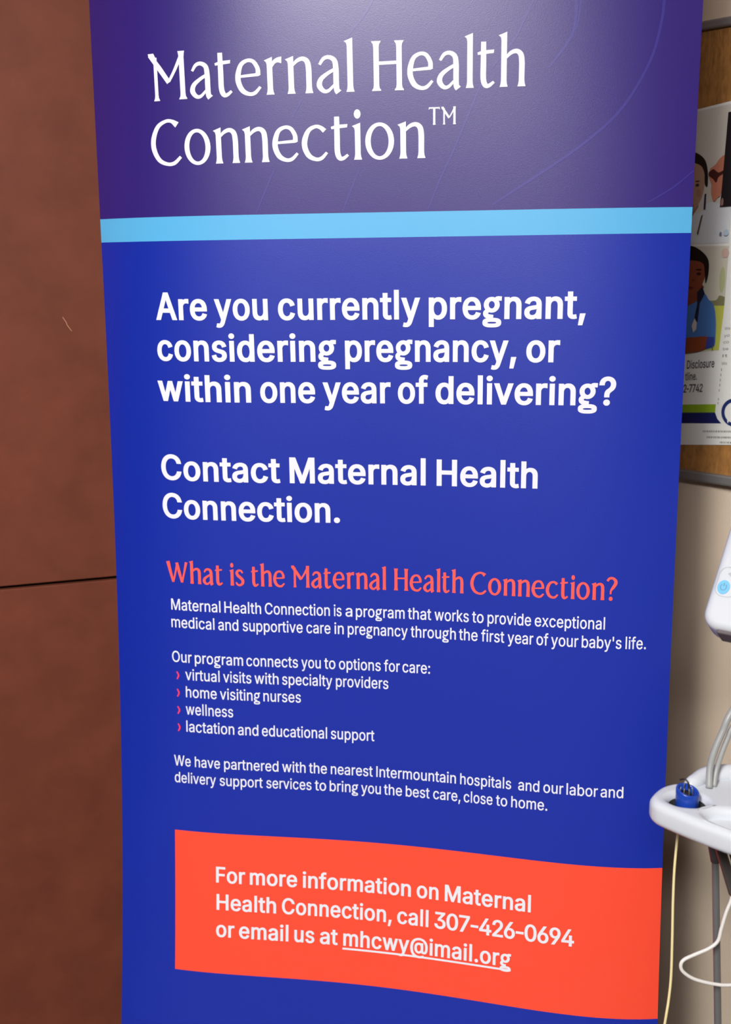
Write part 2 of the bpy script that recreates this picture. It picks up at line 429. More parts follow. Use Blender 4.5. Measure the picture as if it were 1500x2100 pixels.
 'W': (686, '155,0 16,509 82,509 163,196 167,179 172,162 175,145 187,94 190,76 194,58 197,40 189,40 193,58 196,76 200,94 203,111 207,128 211,145 224,196 306,509 380,509 462,196 466,179 470,162 474,145 486,94 490,76 494,58 497,40 488,40 492,58 495,76 499,94 503,111 506,128 510,145 523,196 603,509 670,509 530,0 455,0 368,323 362,345 357,368 351,391 347,410 344,431 340,452 336,475 350,475 346,453 342,433 339,413 335,395 330,371 324,347 318,323 230,0'),
 'a': (389, '160,-9 137,-7 115,-3 94,5 76,15 60,29 48,45 38,63 32,84 30,108 32,128 36,146 43,161 53,174 64,184 78,193 92,200 108,206 125,211 143,214 161,217 178,220 234,227 247,229 257,231 265,235 273,243 276,255 276,257 275,272 272,285 267,297 260,307 251,315 240,322 227,327 212,330 196,331 178,330 163,327 149,322 137,316 127,309 118,301 110,292 104,283 100,274 41,291 51,313 64,331 79,346 95,358 114,368 133,375 153,380 173,383 194,384 208,384 223,382 239,379 255,375 271,369 286,360 300,350 312,336 322,320 330,301 335,278 337,251 337,0 277,0 277,52 272,52 267,43 260,34 252,25 242,16 229,8 215,1 199,-4 181,-7;170,45 192,47 211,51 228,59 242,68 254,80 263,93 270,108 274,122 276,138 276,190 270,186 259,182 246,179 231,176 200,171 175,168 161,166 147,163 134,159 122,153 112,147 103,139 97,130 93,118 92,105 93,93 96,82 102,72 109,64 119,57 130,52 142,48 156,46'),
 'b': (424, '229,-8 208,-7 189,-3 172,4 159,12 147,21 138,31 130,41 123,50 118,59 112,59 112,0 53,0 53,509 114,509 114,319 118,319 123,327 130,336 137,346 147,355 158,364 171,373 188,379 207,383 229,384 252,383 274,378 294,371 313,361 330,347 345,332 359,313 370,293 379,270 385,245 389,218 390,189 389,160 385,133 379,108 370,84 359,64 346,45 330,29 313,16 294,5 274,-2 252,-7;220,47 242,49 262,55 279,66 294,80 306,97 316,117 323,139 327,163 328,189 327,215 323,239 316,261 307,281 295,298 280,311 262,322 243,328 220,330 198,328 178,322 161,312 147,299 134,282 125,263 118,241 114,216 113,189 114,162 118,138 125,115 135,95 147,78 162,65 179,55 198,49'),
 'c': (396, '207,-8 182,-7 159,-2 137,6 117,16 98,30 82,46 68,64 56,85 46,108 40,133 36,159 34,187 36,216 40,243 46,268 56,291 68,312 82,330 98,346 117,360 137,371 159,378 182,383 207,384 226,384 243,381 260,377 276,371 291,364 305,356 318,346 330,335 340,322 349,308 356,293 362,277 303,262 300,272 295,281 290,289 281,301 270,311 261,316 252,321 242,325 231,328 220,329 207,330 184,328 163,321 145,310 130,296 118,278 108,258 102,236 98,212 96,187 98,163 102,139 108,117 118,97 130,80 145,66 163,55 184,49 207,46 220,47 232,49 243,52 253,55 262,60 271,66 279,73 285,80 292,89 297,98 301,107 304,117 363,102 357,86 350,70 341,56 331,43 319,32 306,21 292,12 277,5 261,-1 244,-5 226,-7'),
 'd': (424, '195,-8 172,-7 151,-2 130,5 111,16 94,29 79,45 66,64 55,84 46,108 39,133 35,160 34,189 35,218 39,245 46,270 55,293 66,313 79,332 95,347 112,361 131,371 151,378 173,383 196,384 218,383 237,379 253,373 267,364 278,355 287,346 295,336 301,327 306,319 311,319 311,509 372,509 372,0 313,0 313,59 307,59 301,50 295,41 287,31 277,21 266,12 252,4 236,-3 217,-7;205,47 226,49 246,55 263,65 278,78 290,95 299,115 306,138 310,162 312,189 310,216 306,241 300,263 290,282 278,299 263,312 246,322 227,328 205,330 182,328 162,322 145,311 130,298 118,281 108,261 102,239 98,215 96,189 98,163 102,139 109,117 118,97 130,80 145,66 162,55 182,49'),
 'e': (404, '212,-8 185,-7 161,-2 138,6 117,16 98,30 82,46 68,64 56,85 46,108 40,132 35,159 34,187 35,215 39,242 46,267 55,290 67,311 81,329 97,346 115,359 135,370 157,378 180,383 205,384 226,383 246,380 266,374 285,366 303,355 319,341 334,324 347,305 357,282 363,263 368,242 370,219 371,194 371,169 75,169 75,221 338,221 310,202 308,226 304,248 298,269 288,286 277,301 263,314 246,323 227,328 205,330 183,328 164,323 146,313 131,301 119,286 109,270 102,251 97,231 96,211 96,178 98,151 102,127 110,106 121,88 135,73 151,61 169,53 190,48 212,46 227,47 241,49 254,53 265,58 276,65 285,73 294,82 300,93 306,105 365,91 358,72 348,55 335,39 320,26 302,14 283,4 261,-3 237,-7'),
 'f': (254, '228,379 228,327 6,327 6,379;81,0 81,432 82,452 87,470 96,486 107,499 120,510 135,519 152,525 169,529 187,530 201,530 212,529 222,527 234,524 243,521 227,468 215,472 206,473 195,474 178,472 164,468 154,460 147,449 143,435 142,419 142,0'),
 'h': (410, '114,227 114,0 53,0 53,509 114,509 114,287 102,287 112,312 124,332 137,349 152,362 175,374 200,382 227,384 252,383 275,377 295,369 313,356 328,340 341,321 348,304 353,285 356,264 357,240 357,0 296,0 296,235 293,263 286,286 273,304 256,318 235,326 210,329 192,328 176,324 161,317 147,308 136,297 126,283 119,266 115,248'),
 'i': (167, '53,0 53,379 114,379 114,0;84,443 73,444 63,448 54,455 47,463 43,472 41,483 43,494 47,504 54,512 63,518 73,522 84,524 95,522 105,518 114,512 121,504 125,494 126,483 125,472 121,463 114,455 105,448 95,444'),
 'k': (381, '110,137 110,212 121,212 284,379 360,379 184,199 177,199;53,0 53,509 114,509 114,0;294,0 148,186 191,229 372,0'),
 'm': (610, '53,0 53,379 112,379 112,295 108,295 114,314 122,331 132,346 144,358 158,368 172,376 187,382 203,385 219,386 245,383 268,375 287,361 303,342 314,320 321,295 312,295 318,312 326,329 337,343 350,356 364,366 381,375 398,381 417,385 437,386 458,385 478,380 497,372 514,361 529,346 541,328 550,307 555,283 557,255 557,0 496,0 496,254 493,279 485,298 473,313 456,323 438,329 419,330 402,329 387,326 374,320 363,312 353,302 345,290 340,277 336,263 335,247 335,0 274,0 274,260 272,280 265,297 253,311 238,322 220,328 199,330 185,329 171,326 158,320 145,312 135,302 126,289 119,274 115,257 114,238 114,0'),
 'n': (410, '114,227 114,0 53,0 53,379 112,379 112,287 102,287 112,312 124,332 137,349 152,362 175,374 200,382 227,384 252,383 275,377 295,369 313,356 328,340 341,321 348,304 353,285 356,264 357,240 357,0 296,0 296,235 293,263 286,286 273,304 256,318 235,326 210,329 192,328 176,324 161,317 147,308 136,297 126,283 119,266 115,248'),
 'o': (415, '207,-8 182,-7 159,-2 137,6 117,16 98,30 82,46 68,64 56,85 46,108 40,133 36,159 34,187 36,216 40,243 46,268 56,291 68,312 82,330 98,346 117,360 137,371 159,378 182,383 207,384 233,383 256,378 278,371 299,360 317,346 333,330 347,312 359,291 369,268 376,243 380,216 381,187 380,159 376,133 369,108 359,85 347,64 333,46 317,30 299,16 278,6 256,-2 233,-7;207,46 231,49 252,55 270,66 285,80 298,97 307,117 314,139 318,163 319,187 318,212 314,236 307,258 298,278 285,296 270,310 252,321 231,328 207,330 184,328 163,321 145,310 130,296 118,278 108,258 102,236 98,212 96,187 98,163 102,139 108,117 118,97 130,80 145,66 163,55 184,49'),
 'p': (424, '53,-143 53,379 112,379 112,319 118,319 123,327 130,336 137,346 147,355 158,364 171,373 188,379 207,383 229,384 252,383 274,378 294,371 313,361 330,347 345,332 359,313 370,293 379,270 385,245 389,218 390,189 389,160 385,133 379,108 370,84 359,64 346,45 330,29 313,16 294,5 274,-2 252,-7 229,-8 208,-7 189,-3 173,4 159,12 147,21 138,31 130,41 124,50 118,59 114,59 114,-143;220,47 242,49 262,55 279,66 294,80 306,97 316,117 323,139 327,163 328,189 327,215 323,239 316,261 307,281 295,298 280,311 262,322 243,328 220,330 198,328 178,322 161,312 147,299 134,282 125,263 118,241 114,216 113,189 114,162 118,138 125,115 135,95 147,78 162,65 179,55 198,49'),
 'r': (259, '53,0 53,379 112,379 112,321 115,321 124,339 137,354 152,367 171,377 191,383 213,385 229,384 243,384 243,322 230,324 219,325 207,326 190,324 174,321 159,315 146,306 135,296 126,284 119,269 115,254 114,237 114,0'),
 's': (365, '182,-8 157,-7 133,-3 112,3 93,12 76,24 62,38 50,54 41,73 36,94 94,107 101,87 111,72 124,60 141,52 160,47 181,45 206,47 227,53 244,62 258,74 265,88 268,103 266,115 262,126 254,136 243,144 229,150 212,155 149,170 125,177 104,186 87,196 72,208 58,227 50,249 47,274 49,295 55,314 65,332 79,347 95,360 115,370 137,378 161,383 187,384 212,383 234,379 254,372 271,363 286,352 299,339 309,324 318,308 324,290 268,277 262,291 254,304 243,316 228,325 210,331 187,333 166,331 147,326 131,317 119,305 111,292 109,277 110,264 115,253 124,243 136,235 152,229 172,223 229,209 254,202 275,194 292,183 306,171 320,153 328,131 331,107 329,85 323,65 312,47 298,31 281,18 260,6 236,-2 210,-7'),
 't': (227, '204,379 204,327 6,327 6,379;65,471 126,471 126,98 127,83 130,70 136,61 144,55 156,51 170,50 185,51 202,54 213,2 203,-1 192,-3 180,-4 168,-4 145,-3 125,2 107,10 92,21 77,41 68,64 65,93'),
 'u': (410, '182,-5 158,-3 135,2 115,11 97,23 82,39 69,59 62,76 57,95 54,116 53,139 53,379 114,379 114,144 116,117 124,94 137,75 154,61 175,53 200,50 218,51 234,55 249,62 263,71 274,83 283,97 290,113 295,132 296,153 296,379 357,379 357,0 298,0 298,92 307,92 297,67 286,47 272,30 257,17 234,5 209,-3'),
 'v': (389, '163,0 17,379 84,379 165,155 173,132 180,110 187,87 193,64 199,42 206,21 184,21 191,42 197,64 203,87 209,110 216,132 224,155 305,379 371,379 226,0'),
 'w': (567, '138,0 23,379 87,379 133,214 140,190 147,164 154,137 159,115 165,91 170,67 175,41 165,41 170,66 175,90 180,113 186,135 191,156 196,176 201,195 206,214 252,379 316,379 362,214 366,196 371,176 376,157 382,136 387,114 392,91 397,67 402,41 391,41 397,66 402,90 408,113 413,135 418,156 423,176 429,195 434,214 480,379 545,379 429,0 368,0 319,172 305,225 300,243 295,262 291,280 277,338 291,338 277,280 263,225 258,207 253,189 248,172 199,0'),
 'x': (379, '21,0 171,218 171,171 29,379 100,379 147,306 159,287 170,270 179,253 188,237 198,221 207,206 175,206 185,221 194,237 202,253 211,270 222,287 233,306 282,379 352,379 209,169 209,214 358,0 287,0 231,85 219,103 209,120 200,136 191,152 182,167 173,182 205,182 195,167 187,152 178,136 170,120 160,103 148,85 91,0'),
 'y': (389, '47,-139 61,-86 71,-87 83,-89 94,-90 104,-89 113,-86 122,-81 130,-74 138,-64 145,-51 151,-36 163,-1 17,379 84,379 165,155 173,132 180,109 187,87 193,64 199,42 206,21 184,21 190,42 196,64 202,87 209,110 216,132 224,155 305,379 371,379 204,-58 196,-77 187,-93 177,-107 165,-119 153,-128 139,-136 125,-141 109,-144 91,-145 77,-145 65,-143 54,-141'),
}
CDT_CACHE = {}


def tri(contours):
    """triangulate overlapping closed contours with a non-zero winding rule"""
    pts, edges = [], []
    for c in contours:
        b = len(pts)
        pts += [Vector((float(p[0]), float(p[1]))) for p in c]
        edges += [(b + i, b + (i + 1) % len(c)) for i in range(len(c))]
    v, e, f, _, _, _ = delaunay_2d_cdt(pts, edges, [], 0, 1e-4)
    keep = []
    for t in f:
        cx = sum(v[i].x for i in t) / len(t)
        cy = sum(v[i].y for i in t) / len(t)
        wn = 0
        for c in contours:
            for (x0, y0), (x1, y1) in zip(c, c[1:] + c[:1]):
                if (y0 <= cy) != (y1 <= cy):
                    xx = x0 + (cy - y0) / (y1 - y0) * (x1 - x0)
                    if xx > cx:
                        wn += 1 if y1 > y0 else -1
        if wn:
            keep.append(tuple(t))
    return [(p.x, p.y) for p in v], keep


def fatten(c, ex, ey):
    """push a clockwise contour outward by ex sideways and ey up and down"""
    k = ex / ey if ey else 1.0
    q = [(x, y * k) for x, y in c]
    out = []
    n = len(q)
    for i in range(n):
        a, b, d = q[i - 1], q[i], q[(i + 1) % n]
        t0 = Vector((b[0] - a[0], b[1] - a[1])); t1 = Vector((d[0] - b[0], d[1] - b[1]))
        if t0.length < 1e-6 or t1.length < 1e-6:
            out.append((b[0], b[1] / k)); continue
        t0.normalize(); t1.normalize()
        n0 = Vector((-t0.y, t0.x)); n1 = Vector((-t1.y, t1.x))
        m = n0 + n1
        m = m / max(0.35, m.dot(n0)) if m.length > 1e-4 else n0
        out.append((b[0] + m.x * ex, (b[1] + m.y * ex) / k))
    return out


def ellipse(cx, cy, rx, ry, cw=True, n=28, pw=1.0):
    s = -1 if cw else 1
    out = []
    for i in range(n):
        a = s * 2 * math.pi * i / n
        c_, s_ = math.cos(a), math.sin(a)
        out.append((cx + rx * math.copysign(abs(c_) ** pw, c_), cy + ry * math.copysign(abs(s_) ** pw, s_)))
    return out


def ribbon(P, W, n=6):
    """stroke of varying width along a smooth path, as one clockwise contour"""
    C2 = catmull([(p[0], p[1], 0) for p in P], n)
    L, R = [], []
    m = len(C2)
    for i, p in enumerate(C2):
        d = (C2[min(i + 1, m - 1)] - C2[max(i - 1, 0)]).normalized()
        t = i / n
        k = min(int(t), len(W) - 2)
        wd = W[k] + (W[k + 1] - W[k]) * (t - k)
        nx, ny = -d.y * wd / 2, d.x * wd / 2
        L.append((p.x + nx, p.y + ny))
        R.append((p.x - nx, p.y - ny))
    return L + R[::-1]


def sans_glyph(ch, ex, ey):
    if ch == 'l':
        cs, adv = [[(60, 0), (60, 527), (121, 527), (121, 0)]], 181
    elif ch == 'I':
        cs, adv = [[(62, 0), (62, 509), (125, 509), (125, 0)]], 187
    elif ch == 'g':
        cs = [ellipse(190, 252, 142, 132), ellipse(190, 252, 84, 82, False),
              ellipse(196, -78, 172, 76, True, 28, 0.72), ellipse(196, -80, 112, 30, False, 28, 0.72),
              ribbon([(112, 150), (68, 112), (72, 66), (120, 38), (200, 28)], [50, 56, 60, 58, 54], 5),
              ribbon([(270, 330), (306, 366), (372, 366)], [54, 54, 54], 4)]
        adv = 400
    else:
        adv, s = SANS[ch]
        cs = [[tuple(int(t) for t in p.split(',')) for p in c.split(' ')] for c in s.split(';')]
    if ch in '0123456789-':      # set figures by their own width
        xl, xr = min(p[0] for c in cs for p in c), max(p[0] for c in cs for p in c)
        cs = [[(p[0] - xl + 24, p[1]) for p in c] for c in cs]
        adv = xr - xl + 48
    if ex:
        cs = [fatten(c, ex, ey) for c in cs]
    return adv + 0.9 * ex, cs


def stem(cx, y0, y1, w_, fb=0, ft=0, flag=False):
    h = w_ / 2
    L, R = [], []
    if fb:
        L += [(cx - fb / 2, y0), (cx - fb / 2 + .6, y0 + 2.5), (cx - h - .8, y0 + 6), (cx - h, y0 + 13)]
        R += [(cx + fb / 2, y0), (cx + fb / 2 - .6, y0 + 2.5), (cx + h + .8, y0 + 6), (cx + h, y0 + 13)]
    else:
        L += [(cx - h, y0)]; R += [(cx + h, y0)]
    if flag:
        L += [(cx - h, y1 - 15), (cx - h - 1.2, y1 - 9.5), (cx - h - 5.5, y1 - 5.5)]
        R += [(cx + h, y1 + 1)]
    elif ft:
        L += [(cx - h, y1 - 13), (cx - h - .8, y1 - 6), (cx - ft / 2 + .6, y1 - 2.5), (cx - ft / 2, y1)]
        R += [(cx + h, y1 - 13), (cx + h + .8, y1 - 6), (cx + ft / 2 - .6, y1 - 2.5), (cx + ft / 2, y1)]
    else:
        L += [(cx - h, y1)]; R += [(cx + h, y1)]
    return L + R[::-1]


def serif_glyph(ch, s):
    """flared book-face letters, cap height 100; s thickens the strokes"""
    w_ = 10.2 * s
    t = 6.2 * s
    if ch == 'M':
        return [stem(15, 0, 92, 0.72 * w_, 14), ribbon([(3, 98), (24, 68), (44, 37)], [9 * s, w_, w_ * .9]), [(-1, 101), (0, 96), (8, 88), (16, 92), (12, 101)],
                ribbon([(44, 39), (58, 62), (73, 91)], [t * .9, t, t * 1.2]), stem(74, 0, 101, w_, 18, 15)]
    if ch == 'H':
        return [stem(9.5, 0, 100, w_, 19, 19), stem(55.5, 0, 100, w_, 19, 19), [(12, 52), (12, 59), (53, 60), (53, 53)]]
    if ch == 'T':
        return [stem(32, 0, 98, w_, 17), [(0, 86), (2, 100), (63, 100), (65, 86), (58, 91), (7, 91)]]
    if ch == 'W':
        return [ribbon([(4, 99), (15, 50), (27, 3)], [w_ * 1.25, w_, w_ * .8]), ribbon([(27, 3), (38, 45), (48, 92)], [t, t, t * 1.1]),
                ribbon([(46, 95), (57, 50), (69, 3)], [w_, w_, w_ * .8]), ribbon([(69, 3), (80, 50), (91, 99)], [t, t, t * 1.5])]
    if ch == 'C':
        return [ribbon([(62, 87), (50, 95.5), (36, 96), (18, 85), (7, 60), (7, 36), (18, 13), (36, 3.5), (52, 5), (67, 18)],
                       [w_ * 1.25, t * 1.15, t * 1.1, w_ * .85, w_ * 1.02, w_ * 1.02, w_ * .9, t * 1.15, t * 1.25, w_ * .6])]
    if ch == 'o':
        return [ellipse(28, 37.5, 28.2, 39, True, 36), ellipse(28, 37.5, 28.2 - w_ * .98, 39 - t * 1.15, False, 36)]
    if ch == 'a':
        return [ribbon([(6.5, 57), (15, 69), (26, 71.5), (36, 64), (38.3, 46), (38.3, 24), (39, 6), (43, -.5)], [w_ * .5, t * 1.1, t * 1.25, w_ * .9, w_, w_, w_ * 1.0, w_ * 1.15]),
                ribbon([(36, 47), (22, 39), (9, 28), (5.5, 15), (13, 4), (23, 4), (36, 17)], [t, t * 1.1, w_ * .85, w_, w_ * .8, t, t * .7])]
    if ch == 't':
        return [ribbon([(12, 91), (12, 50), (12, 18), (16, 5), (23, 3.5), (33, 11)], [w_ * .9, w_, w_, w_ * .95, w_ * .7, w_ * .5]), [(1, 65), (0, 70), (11, 74), (33, 75), (32, 68), (11, 66)]]
    if ch in 'ec':
        q = [ribbon([(45.5, 41), (45, 55), (37, 69), (25, 72), (12, 64), (5.5, 45), (5.5, 28), (13, 11), (26, 3.2), (38, 5), (49.5, 17)] if ch == 'e' else
                    [(45.5, 62), (37, 69.5), (27, 71.5), (14, 64), (6, 46), (5.5, 28), (13, 11), (26, 3.2), (38, 5), (49, 17)],
                    [w_ * .9, w_ * .8, t * 1.2, t * 1.1, w_ * .8, w_, w_, w_ * .95, t * 1.2, t * 1.15, w_ * .5] if ch == 'e' else
                    [w_ * .9, t * 1.2, t * 1.1, w_ * .8, w_, w_, w_ * .95, t * 1.2, t * 1.15, w_ * .5])]
        if ch == 'e':
            q.append([(8, 37), (8, 42.5), (30, 44.5), (50, 46), (50, 41), (46, 39)])
        return q
    if ch == 'r':
        return [stem(11, 0, 76, w_, 16, 0, True), ribbon([(14, 56), (20, 66), (27, 70), (35, 70)], [t * .7, t * 1.1, w_ * .9, w_ * 1.25])]
    if ch in 'nh':
        return [stem(11, 0, 76 if ch == 'n' else 108, w_, 16, 0, True),
                ribbon([(14, 57), (24, 67), (35, 70.5), (43.5, 64), (46, 48), (46, 24), (46, 12)], [t * .7, t * 1.15, t * 1.35, w_ * .95, w_, w_, w_]), stem(46, 0, 15, w_, 16)]
    if ch == 'i':
        return [stem(11, 0, 76, w_, 16, 0, True), ellipse(11, 95, 6.3 * (s ** .5), 9.3 * (s ** .5))]
    if ch == 'l':
        return [stem(11, 0, 108, w_, 16, 0, True)]
    if ch == 's':
        return [ribbon([(33, 60), (26, 70), (15, 71), (7, 61), (12, 48), (24, 37), (33, 26), (32, 12), (22, 3.5), (11, 4.5), (3, 16)],
                       [w_ * .5, t * 1.1, t * 1.2, w_ * .85, w_, w_, w_, w_ * .9, t * 1.2, t * 1.1, w_ * .5])]
    if ch == '?':
        return [ribbon([(4, 84), (12, 95), (26, 97), (38, 86), (38, 72), (28, 55), (20, 42), (19, 27)], [w_ * .7, t * 1.3, t * 1.3, w_, w_ * 1.05, w_ * .95, t, t * .8]), ellipse(20, 7, 7 * s ** .5, 8 * s ** .5)]
    raise KeyError(ch)


def put_word(acc, word, v0, cap, u0, u1, font, ex, ey, sink):
    """set one word between u0 and u1 on the baseline v0; sink maps (u, v) to 3-D"""
    shapes, x = [], 0.0
    for ch in word:
        key = (font, ch, ex, ey)
        if key not in CDT_CACHE:
            if font == 'sans':
                adv, cs = sans_glyph(ch, ex, ey)
            else:
                cs = serif_glyph(ch, ex)
                lo_ = min(p[0] for c in cs for p in c); hi_ = max(p[0] for c in cs for p in c)
                cs = [[(p[0] - lo_ + 3.3, p[1]) for p in c] for c in cs]
                adv = hi_ - lo_ + 6.6
                cs = [c if ch == 'o' or sum(a[0] * b[1] - b[0] * a[1] for a, b in zip(c, c[1:] + c[:1])) < 0 else c[::-1] for c in cs]
            pts, fs = tri(cs)
            CDT_CACHE[key] = (adv, pts, fs)
        adv, pts, fs = CDT_CACHE[key]
        shapes.append((x, pts, fs))
        x += adv
    xs = [sx + p[0] for sx, pts, fs in shapes for f in fs for p in (pts[i] for i in f)]
    a, b = min(xs), max(xs)
    k = (u1 - u0) / (b - a)
    ky = cap / (509.0 + 2 * ey if font == 'sans' else 100.0)
    for sx, pts, fs in shapes:
        base = len(acc[0])
        acc[0].extend(sink(u0 + (sx + p[0] - a) * k, v0 + (p[1] + (ey if font == 'sans' else 0)) * ky) for p in pts)
        for f in fs:
            f = [base + i for i in f]
            acc[1].append(tuple(f))


def finish(acc, name, m, parent, facing):
    o = link_mesh(name, acc[0], acc[1], m, parent)
    me = o.data
    bm = bmesh.new()
    bm.from_mesh(me)
    for f in bm.faces:
        f.normal_update()
        if f.normal.dot(facing) < 0:
            f.normal_flip()
    bm.to_mesh(me)
    bm.free()
    return o


TEXT = {
 't1': (1.6331, 0.0615, [('Maternal', 0.1048, 0.399), ('Health', 0.4223, 0.6253)]),
 't2': (1.5466, 0.0615, [('Connection', 0.1018, 0.4935)]),
 'q1': (1.3314, 0.0397, [('Are', 0.0941, 0.1761), ('you', 0.1872, 0.2672), ('currently', 0.282, 0.4856), ('pregnant,', 0.4975, 0.7132)]),
 'q2': (1.272, 0.0397, [('considering', 0.0933, 0.3648), ('pregnancy,', 0.3775, 0.6204), ('or', 0.6338, 0.68)]),
 'q3': (1.2124, 0.0397, [('within', 0.0908, 0.2373), ('one', 0.2512, 0.3326), ('year', 0.3437, 0.4426), ('of', 0.453, 0.4967), ('delivering?', 0.5071, 0.758)]),
 'c1': (1.093, 0.0389, [('Contact', 0.0903, 0.2773), ('Maternal', 0.2913, 0.4931), ('Health', 0.5091, 0.6538)]),
 'c2': (1.0339, 0.0389, [('Connection.', 0.0898, 0.3656)]),
 'w': (0.933, 0.0335, [('What', 0.0919, 0.1834), ('is', 0.1939, 0.2172), ('the', 0.2279, 0.2799), ('Maternal', 0.2898, 0.4342), ('Health', 0.4459, 0.55), ('Connection?', 0.5598, 0.7704)]),
 'p1': (0.8895, 0.0179, [('Maternal', 0.0977, 0.1782), ('Health', 0.1843, 0.2421), ('Connection', 0.2479, 0.3482), ('is', 0.3543, 0.3661), ('a', 0.3721, 0.3826), ('program', 0.3879, 0.4621), ('that', 0.4668, 0.5022), ('works', 0.5071, 0.5582), ('to', 0.563, 0.5801), ('provide', 0.5859, 0.6493), ('exceptional', 0.6546, 0.7549)]),
 'p2': (0.8615, 0.0179, [('medical', 0.097, 0.1677), ('and', 0.1737, 0.2057), ('supportive', 0.2125, 0.3059), ('care', 0.3117, 0.3488), ('in', 0.3548, 0.3692), ('pregnancy', 0.3753, 0.4668), ('through', 0.4712, 0.5393), ('the', 0.5438, 0.5717), ('first', 0.5768, 0.611), ('year', 0.6157, 0.6533), ('of', 0.6577, 0.675), ('your', 0.6788, 0.7179), ("baby's", 0.7227, 0.7792), ('life.', 0.7849, 0.8139)]),
 'o1': (0.8059, 0.0179, [('Our', 0.0964, 0.129), ('program', 0.1341, 0.2118), ('connects', 0.2169, 0.2978), ('you', 0.303, 0.3332), ('to', 0.3385, 0.3559), ('options', 0.3613, 0.4257), ('for', 0.4306, 0.455), ('care:', 0.459, 0.501)]),
 'b1': (0.7781, 0.0179, [('virtual', 0.1177, 0.1738), ('visits', 0.1793, 0.2243), ('with', 0.2292, 0.2672), ('specialty', 0.2726, 0.3508), ('providers', 0.3564, 0.4374)]),
 'b2': (0.7502, 0.0179, [('home', 0.1178, 0.1684), ('visiting', 0.1735, 0.2376), ('nurses', 0.2427, 0.3016)]),
 'b3': (0.7222, 0.0179, [('wellness', 0.117, 0.1942)]),
 'b4': (0.6941, 0.0179, [('lactation', 0.1172, 0.1955), ('and', 0.2013, 0.234), ('educational', 0.2395, 0.3422), ('support', 0.348, 0.4161)]),
 'h1': (0.6375, 0.0172, [('We', 0.0955, 0.1234), ('have', 0.1302, 0.1715), ('partnered', 0.1781, 0.2652), ('with', 0.2709, 0.3081), ('the', 0.3133, 0.3417), ('nearest', 0.3478, 0.4136), ('Intermountain', 0.4191, 0.5423), ('hospitals', 0.5487, 0.6256), ('and', 0.636, 0.6673), ('our', 0.6732, 0.7025), ('labor', 0.707, 0.7526), ('and', 0.7565, 0.7894)]),
 'h2': (0.6101, 0.0172, [('delivery', 0.0961, 0.1645), ('support', 0.1706, 0.2399), ('services', 0.2456, 0.3173), ('to', 0.3224, 0.3404), ('bring', 0.346, 0.3908), ('you', 0.3954, 0.4264), ('the', 0.431, 0.4594), ('best', 0.4652, 0.5022), ('care,', 0.5077, 0.5496), ('close', 0.5546, 0.5982), ('to', 0.6033, 0.6203), ('home.', 0.6262, 0.6798)]),
 'f1': (0.4518, 0.0258, [('For', 0.1633, 0.2108), ('more', 0.2184, 0.2945), ('information', 0.3034, 0.4751), ('on', 0.4842, 0.5183), ('Maternal', 0.528, 0.659)]),
 'f2': (0.4076, 0.0258, [('Health', 0.1641, 0.2609), ('Connection,', 0.2703, 0.4456), ('call', 0.4542, 0.5033), ('307-426-0694', 0.5124, 0.7241)]),
 'f3': (0.3639, 0.0258, [('or', 0.1634, 0.1936), ('email', 0.2011, 0.2811), ('us', 0.2905, 0.3228), ('at', 0.3316, 0.3603), ('mhcwy@imail.org', 0.3691, 0.6311)]),
}
on_banner = lambda u, v: bpos(u, v, 0.0006)
FRONT = Vector((0, -1, 0))


def block(name, keys, m, font, ex, ey):
    acc = ([], [])
    for k in keys:
        v0, cap, words = TEXT[k]
        for wd, u0, u1 in words:
            put_word(acc, wd, v0, cap, u0, u1, font, ex, ey, on_banner)
    return acc


acc = block('', ('t1', 't2'), M_WHITE, 'serif', 1.08, 0)
put_word(acc, 'TM', 1.5885, 0.0222, 0.4979, 0.5345, 'serif', 1.25, 0, on_banner)
finish(acc, 'title_lettering', M_WHITE, PANEL, FRONT)
finish(block('', ('q1', 'q2', 'q3'), M_WHITE, 'sans', 23, 14), 'question_lettering', M_WHITE, PANEL, FRONT)
finish(block('', ('c1', 'c2'), M_WHITE, 'sans', 23, 14), 'contact_lettering', M_WHITE, PANEL, FRONT)
finish(block('', ('w',), M_CORAL, 'serif', 1.32, 0), 'heading_lettering', M_CORAL, PANEL, FRONT)
for nm_, ks in (('program_lettering', ('p1', 'p2')), ('options_lettering', ('o1', 'b1', 'b2', 'b3', 'b4')), ('partner_lettering', ('h1', 'h2'))):
    finish(block('', ks, M_WHITE, 'sans', 9, 6), nm_, M_WHITE, PANEL, FRONT)
acc = block('', ('f1', 'f2', 'f3'), M_WHITE, 'sans', 19, 11)
for k in range(12):      # underline of the e-mail address
    ua, ub = 0.3679 + (0.6310 - 0.3679) * k / 12, 0.3679 + (0.6310 - 0.3679) * (k + 1) / 12
    b = len(acc[0])
    acc[0].extend([on_banner(ua, 0.3578), on_banner(ub, 0.3578), on_banner(ub, 0.3608), on_banner(ua, 0.3608)])
    acc[1].append((b, b + 1, b + 2, b + 3))
finish(acc, 'contact_box_lettering', M_WHITE, PANEL, FRONT)
for v0 in (0.7845, 0.7562, 0.7283, 0.7002):
    acc = ([], [])
    pts, fs = tri([ribbon([(0.1036, v0 + 0.0062), (0.1064, v0), (0.1036, v0 - 0.0062)], [0.0022, 0.0028, 0.0022], 4)])
    acc[0].extend(on_banner(*p) for p in pts); acc[1].extend(fs)
    finish(acc, 'chevron_bullet', M_PINK, PANEL, FRONT)
